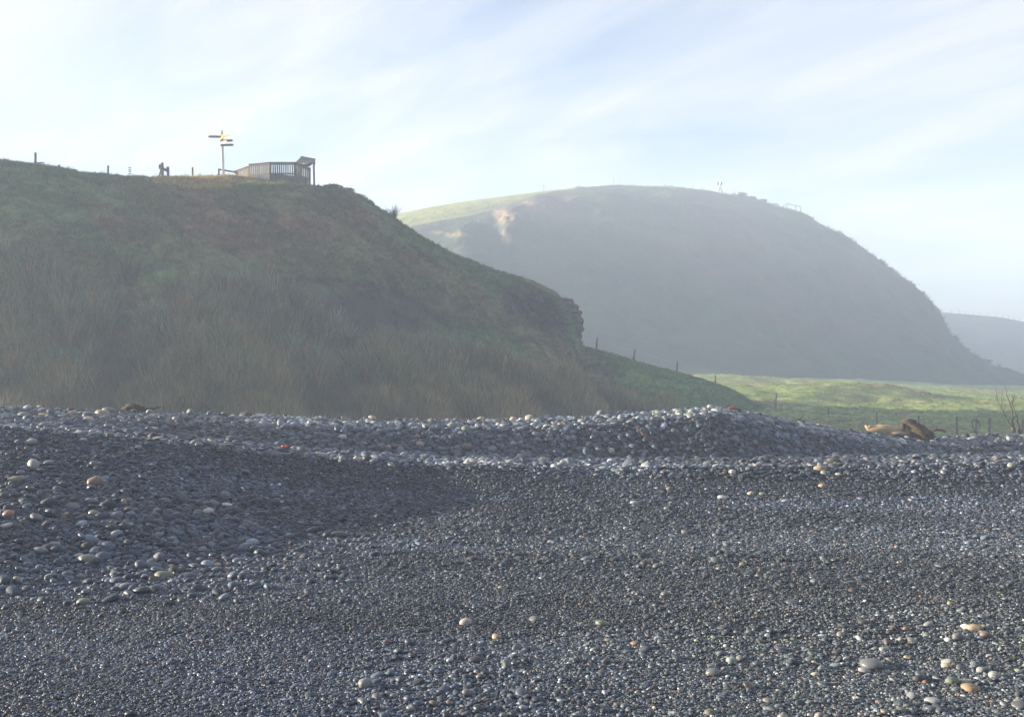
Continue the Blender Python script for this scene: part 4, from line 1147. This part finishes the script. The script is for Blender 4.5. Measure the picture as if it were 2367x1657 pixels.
for (px, Y) in (A_, B_, C_, D_):
    p = XY(px, Y + 0.09); m = MB(); m.beam(Vector((p.x, p.y, 11.6)), Vector((p.x, p.y, ztop - 0.08)), 0.10, 0.10); m.build('post', M_wood, root)
# bench boards behind the lower half of the front walls
pb1 = XY(626, 65.0); pb2 = XY(712, 66.0)
m = MB(); m.beam(pb1 + Vector((0, 0.05, 12.78)), pb2 + Vector((0, 0.05, 12.72)), 0.30, 0.05); m.build('bench_seat', M_wood, root)
m = MB(); m.poly([pb1 + Vector((0, -0.05, 12.05)), pb2 + Vector((0, -0.05, 12.0)), pb2 + Vector((0, -0.05, 12.66)), pb1 + Vector((0, -0.05, 12.72))], (0.1, -1, 0), 0.03); m.build('bench_front', M_wood, root)
m = MB()
dk = [XY(577, 65.4), XY(624, 64.75), XY(683, 64.75), XY(714, 65.7), XY(706, 68.0), XY(585, 68.0)]
m.poly([Vector((p.x, p.y, 12.12)) for p in dk], (0, 0, 1), 0.12); m.build('deck_floor', M_wood, root)
# corner shelter: sloped boarded roof on posts
q1 = PX(682, 377.5, 64.7); q2 = PX(695, 364, 65.8); q3 = PX(728, 369.5, 65.8); q4 = PX(727.5, 377, 64.9); 
nrm = (q2 - q1).cross(q3 - q1)
for k_ in range(5):
    t0, t1 = k_ / 5, (k_ + 0.94) / 5
    m = MB()
    m.poly([q1.lerp(q2, t0), q4.lerp(q3, t0), q4.lerp(q3, t1), q1.lerp(q2, t1)], nrm, 0.03); m.build('roof_board', M_wood, root)
m = MB(); m.beam(q2 + Vector((0, 0.03, 0.02)), q3 + Vector((0.02, 0.03, 0.0)), 0.05, 0.12); m.build('fascia', M_wood, root)
m = MB(); m.beam(q3 + Vector((0.0, 0.0, -0.05)), q4 + Vector((0.0, 0.0, -0.05)), 0.05, 0.14); m.build('fascia', M_wood, root)
p0 = PX(727, 430, 65.1); p1 = PX(725, 374, 65.1)
m = MB(); m.beam(p0 - Vector((0, 0, 0.5)), p1, 0.10, 0.10); m.build('post', M_wood, root)
p0 = PX(697, 377, 65.6); m = MB(); m.beam(Vector((p0.x, p0.y, 12)), PX(697, 366, 65.6), 0.09, 0.09); m.build('post', M_wood, root)
# braced gusset board under the shelter roof
m = MB(); m.poly([PX(698, 380, 65.2), PX(698, 388, 65.2), PX(714, 386, 65.2), PX(727, 376, 65.2)], (0, 1, 0), 0.03); m.build('brace_board', M_wood, root)

# low handrail leading up to the lookout
hb = PX(506, 409, 64.2)
root = empty('handrail', hb, 'low sloping timber handrail between signpost and lookout', 'handrail')
m = MB(); m.beam(hb - Vector((0, 0, 0.3)), PX(506, 391, 64.2), 0.09); m.build('post', M_wood, root)
m = MB(); m.beam(PX(548, 412, 65.0), PX(547, 398, 65.0), 0.09); m.build('post', M_wood, root)
m = MB(); m.beam(PX(504, 391.5, 64.2), PX(550, 399.5, 65.0), 0.05, 0.09); m.build('rail', M_wood, root)

# ------------------------------------------------------------------ fences
def post_on(root, mat, px, pyt, pyb, Y, d, lean=0.0, cap=True, n_='fence_post'):
    t = PX(px + lean, pyt, Y); b_ = PX(px, pyb, Y)
    m = MB(); m.tube([b_ - Vector((0, 0, 0.35)), b_.lerp(t, 0.5), t - Vector((0, 0, 0.01)), t], [d / 2 * 1.03, d / 2, d / 2 * 0.97, d / 2 * 0.85], 8, 0.05, int(px))
    return m.build(n_, mat, root, True)
def wires(root, tops, hs, r=0.004, sag=0.03):
    for h in hs:
        m = MB(); pts = []
        for i, t in enumerate(tops):
            pts.append(t - Vector((0, 0, h)))
            if i + 1 < len(tops):
                mid = (t + tops[i + 1]) / 2 - Vector((0, 0, h + sag)); pts.append(mid)
        m.tube(pts, r, 5, cap=False); m.build('wire', M_wire, root, True)

fb = PX(250, 403, 63.2)
root = empty('wire_fence', fb, 'post and wire fence along the headland skyline left of the signpost', 'fence')
for px, t, b_, Y, d in ((82, 353, 381, 62.3, .13), (137, 381, 391, 63, .12), (250, 383, 404, 63.2, .10), (445, 387, 412, 64.4, .11), (-60, 345, 372, 64, .11)):
    post_on(root, M_post, px, t, b_, Y, d)
wires(root, [PX(-60, 346, 64), PX(82, 357, 62.3), PX(137, 382, 63), PX(250, 384.5, 63.2), PX(375, 386, 63.9), PX(445, 389, 64.4)], (0.05, 0.22, 0.38))
m = MB(); m.beam(PX(84, 377, 62.3), PX(101, 376, 62.6), 0.06, 0.06); m.build('rail', M_post, root)
db = PX(302, 404, 63.4)
root = empty('marker_stake', db, 'thin fence stake carrying four short dark tags', 'stake')
m = MB(); m.tube([db - Vector((0, 0, .2)), PX(300, 386, 63.4)], 0.008, 6); m.build('stake', M_wire, root)
for k_ in range(4):
    p = PX(300.5, 388 + k_ * 4.6, 63.39); m = MB(); m.beam(p - Vector((0.09, 0, 0)), p + Vector((0.07, 0, 0)), 0.03, 0.04); m.build('tag', M_black, root)
p = PX(332, 382.5, 63.6)
sb = PX(376, 409, 63.9)
root = empty('stile', sb, 'stout wooden stile of two posts joined by a rail on the skyline', 'stile')
m = MB(); m.beam(sb - Vector((0, 0, .4)), PX(375, 376.5, 63.9), 0.13, 0.13); m.build('post', M_post, root)
m = MB(); m.beam(PX(389, 412, 63.9), PX(388, 386, 63.9), 0.13, 0.13); m.build('post', M_post, root)
m = MB(); m.beam(PX(377, 390.5, 63.82), PX(388, 395.5, 63.82), 0.05, 0.16); m.build('rail', M_post, root)
m = MB(); m.beam(PX(370, 391, 64.1), PX(370, 380.5, 64.1), 0.14, 0.07); m.build('step_board', M_post, root)
m = MB(); m.beam(PX(368, 410, 64.0), PX(373, 390, 64.0), 0.09, 0.06); m.build('stay', M_post, root)

# spur fence and the fence across the pasture
root = empty('wire_fence', on_hill(HA, 1465, None), 'leaning wooden posts of the fence running down the green spur', 'fence')
for px, t, b_, Y, d, lean in ((1378, 780, 806, 84.3, .13, 3), (1464, 807, 832, 85.2, .13, 4), (1564, 835, 858, 86.4, .12, 2), (1653, 867, 886, 87, .12, 1)):
    post_on(root, M_post, px, t, b_, Y, d, lean)
wires(root, [PX(1381, 783, 84.3), PX(1468, 810, 85.2), PX(1566, 838, 86.4), PX(1654, 870, 87), PX(1795, 912, 84)], (0.05, 0.3, 0.55), 0.003)
fb = XY(2025, 66); fb.z = field_z(0, 66)
root = empty('wire_fence', fb, 'grey posts of the wire fence crossing the pasture behind the shingle', 'fence')
FP = ((1792, 909, 84, .12, 3), (1915, 943, 76, .14, 0), (2027, 954, 68, .12, 0), (2124, 961, 62, .16, 0), (2212, 963, 58, .17, 0), (2287, 967, 55, .18, 0), (2364, 969, 52, .12, 0), (2440, 972, 50, .14, 0))
tops = []
for px, t, Y, d, lean in FP:
    d = d * 0.82
    g = field_z(0, Y)
    pyb = HY - (float(g) - 0.1 - EYE) / Y * F
    post_on(root, M_post, px, t, max(pyb, t + 1.0 / Y * F), Y, d, lean); tops.append(PX(px + lean, t + 3, Y))
wires(root, tops, (0.05, 0.3, 0.55), 0.003)
# post with a dead vine
Y = 56.5; pb_ = PX(2257, 1015, Y)
root = empty('vine_post', pb_, 'thin post wrapped in a dead vine in the pasture fence line', 'post')
m = MB(); m.tube([pb_, PX(2257, 966, Y)], [.06, .05], 7); m.build('post', M_post, root, True)
m = MB()
m.tube([PX(2257, 1005, Y - .1), PX(2248, 985, Y - .15), PX(2246, 972, Y - .1), PX(2250, 968, Y)], [.03, .025, .02, .01], 5)
m.tube([PX(2258, 972, Y - .1), PX(2263, 978, Y - .1), PX(2266, 988, Y - .1), PX(2260, 993, Y - .1)], [.03, .03, .025, .012], 5)
m.tube([PX(2246, 972, Y - .1), PX(2258, 969, Y - .1), PX(2262, 975, Y - .1)], [.02, .03, .02], 5)
m.build('vine', M_twig, root, True)

def YB(px): return 185 + (px - 935) / 1065 * 30
# thin stakes on the far hill
def stake(px, pt, pb_, Y, d, lab, lean=0):
    b_ = PX(px, pb_, Y)
    m = MB(); m.tube([Vector((0, 0, -0.8)), Vector((0, 0, 0)), PX(px + lean, pt, Y) - b_], d / 2, 6)
    o = m.build('stake', M_post, None); o.location = b_
    tag(o, lab, 'stake', 'thin stakes on the far hill')
stake(1257, 425, 445, YB(1257), .10, 'thin stake at the top edge of the sunlit grass slope')
stake(1418, 412, 430, YB(1418), .08, 'thin stake near the summit of the far hill')
stake(1602, 424, 437, YB(1602), .09, 'thin stake left of the survey beacon')
stake(1866, 497, 500, 200, .08, 'short leaning stick below the far handrail', 4) if False else stake(1865, 491, 499, YB(1865), .08, 'short leaning stick right of the far handrail', 3)
stake(1886, 509, 517, YB(1886), .08, 'second leaning stick lower down the right shoulder of the far hill', 1.5)

# survey beacon
Y = YB(1664); bb = PX(1664, 447, Y)
root = empty('survey_beacon', bb, 'white tripod survey beacon with dark vanes and a whip aerial on the far summit', 'survey beacon')
ap = PX(1664, 430, Y)
for dx, dy in ((-0.75, -0.5), (0.75, -0.5), (0.05, 0.8), (0.35, -0.75)):
    m = MB(); m.beam(bb + Vector((dx, dy, -0.6)), ap, 0.14, 0.14); m.build('leg', M_grey, root)
m = MB(); m.beam(ap - Vector((0, 0, 0.2)), PX(1663.5, 416, Y), 0.13, 0.13); m.build('mast', M_white, root)
for sx in (-1, 1):
    m = MB(); c = PX(1663.8, 425, Y); m.poly([c + Vector((sx * .1, 0, -.3)), c + Vector((sx * .42, 0, -.3)), c + Vector((sx * .42, 0, .3)), c + Vector((sx * .1, 0, .3))], (0, 1, 0), .04); m.build('vane', M_black, root)
m = MB(); m.poly([PX(1663.8, 425, Y) + Vector((0, y_, z_)) for y_, z_ in ((-.4, -.3), (.4, -.3), (.4, .3), (-.4, .3))], (1, 0, 0), .04); m.build('vane', M_white, root)
m = MB(); m.tube([PX(1663.5, 417, Y), PX(1663.3, 398, Y), PX(1665, 396.5, Y), PX(1667, 397.5, Y)], .028, 6); m.build('aerial', M_wire, root)

# handrail on the far hill
Y = YB(1835); rb = PX(1835, 487, Y)
root = empty('handrail', rb, 'thin open handrail of four posts on the right shoulder of the far hill', 'handrail')
pp = ((1811, 475.5, 485, YB(1811)), (1819, 470, 485, YB(1819) - 1.8), (1839, 475, 491, YB(1839) - 1), (1851, 477.5, 495, YB(1851) - .5))
tops = []
for px, t, b_, Yp in pp:
    m = MB(); m.beam(PX(px, b_ + 6, Yp), PX(px, t, Yp), .11); m.build('post', M_post, root); tops.append(PX(px, t + .5, Yp))
for a, b_ in zip(tops[:-1], tops[1:]):
    m = MB(); m.beam(a, b_, .07, .09); m.build('rail', M_post, root)

# fence on the distant ridge
Y = 379.0
root = empty('wire_fence', PX(2260, 730, Y), 'row of tiny fence posts along the distant ridge at the right', 'fence')
tops = []
for i in range(17):
    px = 2181 + i * 17.2 + ((i * 7) % 5 - 2) * 1.1
    if i >= 8: px = 2318 + (i - 8) * 13
    gp = float(np.interp(px, [r_[0] for r_ in tabC], [r_[1] for r_ in tabC]))
    post_on(root, M_post, px, gp - 8.5, gp + 2, Y, .20); tops.append(PX(px, gp - 7.5, Y))
wires(root, tops, (0.1, 0.6), 0.012)

# ------------------------------------------------------------------ driftwood, kelp, saplings on the shingle
x, y, z = ray_to_beach(2060, 1008)
Yl = y + 0.05
root = empty('driftwood_log', (x, y, z), 'pale bleached driftwood log with a dark rotten root end on the shingle', 'driftwood')
m = MB()
m.tube([PX(2000, 983, Yl), PX(2006, 990, Yl), PX(2018, 992, Yl), PX(2030, 990, Yl), PX(2046, 993, Yl), PX(2065, 995, Yl), PX(2085, 996, Yl), PX(2110, 1001, Yl)],
       [.02, .045, .065, .095, .105, .105, .11, .10], 12, 0.10, 3)
m.build('trunk', M_pale, root, True)
m = MB(); m.tube([PX(2003, 988, Yl), PX(2012, 985, Yl - .02), PX(2020, 988, Yl)], [.03, .03, .02], 7, .2, 4); m.tube([PX(2052, 999, Yl - .06), PX(2066, 1000, Yl - .1), PX(2085, 1001, Yl - .12), PX(2104, 1003, Yl - .1)], [.01, .035, .045, .02], 8, .25, 6); m.build('split_wood', M_pale, root, True)
m = MB()
m.tube([PX(2086, 974, Yl - .1), PX(2100, 977, Yl - .1), PX(2112, 985, Yl - .12), PX(2126, 995, Yl - .16), PX(2140, 1004, Yl - .2), PX(2152, 1011, Yl - .24), PX(2158, 1015, Yl - .26)],
       [.05, .085, .14, .15, .125, .09, .03], 14, 0.4, 9)
m.tube([PX(2088, 971.5, Yl - .12), PX(2104, 971, Yl - .1), PX(2114, 975, Yl - .12), PX(2118, 983, Yl - .1)], [.025, .04, .045, .03], 8, .3, 12)
m.tube([PX(2086, 977, Yl - .1), PX(2090, 987, Yl - .12), PX(2088, 995, Yl - .1)], [.05, .05, .03], 8, .3, 14)
m.build('root_end', M_bark, root, True, 'dark rotten root end')

def drift(name, px, py, parts, mat, lab, cat):
    x, y, z = ray_to_beach(px, py)
    root = empty(name, (x, y, z), lab, cat)
    return root, y
root, y = drift('driftwood_stump', 305, 944, None, None, 'weathered brown driftwood stump half hidden behind the left crest', 'driftwood')
y = 21.2; root.location.z -= 0.02
m = MB(); m.tube([PX(276, 956, y), PX(288, 947, y), PX(302, 942, y), PX(318, 943, y), PX(334, 949, y), PX(350, 958, y)], [.03, .06, .07, .065, .05, .02], 10, .45, 21); m.build('trunk', M_bark, root, True)
m = MB(); m.tube([PX(292, 940, y), PX(306, 935, y), PX(322, 939, y)], [.03, .045, .02], 8, .3, 23); m.tube([PX(336, 946, y), PX(352, 945, y), PX(372, 940, y)], [.03, .02, .008], 6, .2, 24); m.build('branch', M_twig, root, True)

def kelp(px, py, w, n_, mat, lab, seed, slant=0.0, h=0.06):
    x, y, z = ray_to_beach(px, py)
    rr = random.Random(seed); W = w / F * y
    m = MB()
    for k_ in range(n_):
        pts = []; t0 = rr.uniform(-.5, .1)
        for s in range(6):
            t = t0 + s * 0.5 / 5 * rr.uniform(.8, 1.2)
            xx_ = x + W * t; yy_ = y + rr.uniform(-.04, .04) - slant * W * t
            pts.append(Vector((xx_, yy_, float(beach_z(xx_, yy_)) + 0.05 + rr.uniform(0, h))))
        m.tube(pts, [.010, .017, .02, .019, .015, .005], 6, .25, seed + k_, 0.45)
    o = m.build('kelp', mat, None, True)
    tag(o, lab, 'seaweed')
kelp(1695, 949, 26, 7, M_kelp, 'bright orange kelp heap on top of the rear shingle bank', 31)
kelp(660, 1044, 26, 4, M_kelp, 'small orange seaweed scrap on the front ridge at the left', 41, 0, .03)
kelp(1489, 1016, 50, 3, M_kelpd, 'long dark red strand of kelp down the face of the rear bank', 51, 1.6, .05)
kelp(1855, 975, 18, 4, M_kelpd, 'reddish seaweed clump on the crest left of the driftwood log', 61, 0, .05)
x, y, z = ray_to_beach(1850, 972)
root = empty('driftwood_stick', (x, y, z), 'thin dry branch sticking up from the crest left of the log', 'driftwood')
m = MB(); m.tube([PX(1832, 973, y), PX(1848, 969, y), PX(1858, 961, y)], [.012, .012, .006], 6); m.tube([PX(1846, 970, y), PX(1862, 974, y)], [.01, .006], 6); m.build('branch', M_twig, root, True)
x, y, z = ray_to_beach(2172, 1003)
bb = PX(2170, 996, 30)
root = empty('driftwood_branch', bb, 'dark forked branch lying behind the shingle right of the log', 'driftwood')
m = MB(); m.tube([PX(2150, 996, 30), PX(2166, 993, 30), PX(2180, 994, 30), PX(2186, 999, 30)], [.03, .035, .03, .02], 7, .2, 3); m.tube([PX(2166, 993, 30), PX(2164, 986, 30)], [.02, .008], 6); m.build('branch', M_bark, root, True)

Y = 29.0
def sapling(lab, base, paths, rads, seed):
    b0 = PX(base[0], base[1] + 14, Y)
    root = empty('bare_sapling', b0, lab, 'sapling', 'bare saplings at the right edge')
    m = MB(); m.tube([b0, PX(base[0], base[1] + 3, Y), PX(*base, Y)], [.045, .05, .03], 8, .3, seed); m.build('trunk', M_twig, root, True)
    rr = random.Random(seed)
    for pth, r0 in zip(paths, rads):
        pts = [PX(a, b_, Y + rr.uniform(-.1, .1)) for a, b_ in pth]
        fine = []
        for a, b_ in zip(pts[:-1], pts[1:]):
            for k_ in range(3):
                fine.append(a.lerp(b_, k_ / 3) + Vector((rr.gauss(0, .006), rr.gauss(0, .02), rr.gauss(0, .006))))
        fine.append(pts[-1])
        rd = [r0 * (1 - .85 * i / (len(fine) - 1)) for i in range(len(fine))]
        m = MB(); m.tube(fine, rd, 6)
        for q in range(2, len(fine) - 1, 2):
            p = fine[q]; s_ = rr.choice((-1, 1)); L = rr.uniform(.08, .2)
            m.tube([p, p + Vector((s_ * L * .35, rr.uniform(-.05, .05), L * .6)), p + Vector((s_ * L * .45, 0, L))], [rd[q] * .5, rd[q] * .35, .0015], 5)
        m.build('branch', M_twig, root, True)
sapling('bare leafless sapling with three thin curved stems on a cut stump', (2342, 985),
        [[(2340, 987), (2328, 970), (2317, 949), (2308, 932), (2303, 918), (2303, 897)], [(2317, 949), (2315, 935), (2316, 918), (2319, 898)], [(2342, 985), (2341, 965), (2338, 945), (2331, 925), (2325, 905), (2323, 890)]], [.022, .013, .02], 71)
sapling('slender bare sapling right of the three-stemmed one', (2357, 992),
        [[(2357, 992), (2353, 970), (2345, 950), (2341, 935), (2344, 920), (2347, 908)], [(2341, 938), (2339, 922), (2341, 905)]], [.02, .01], 73)
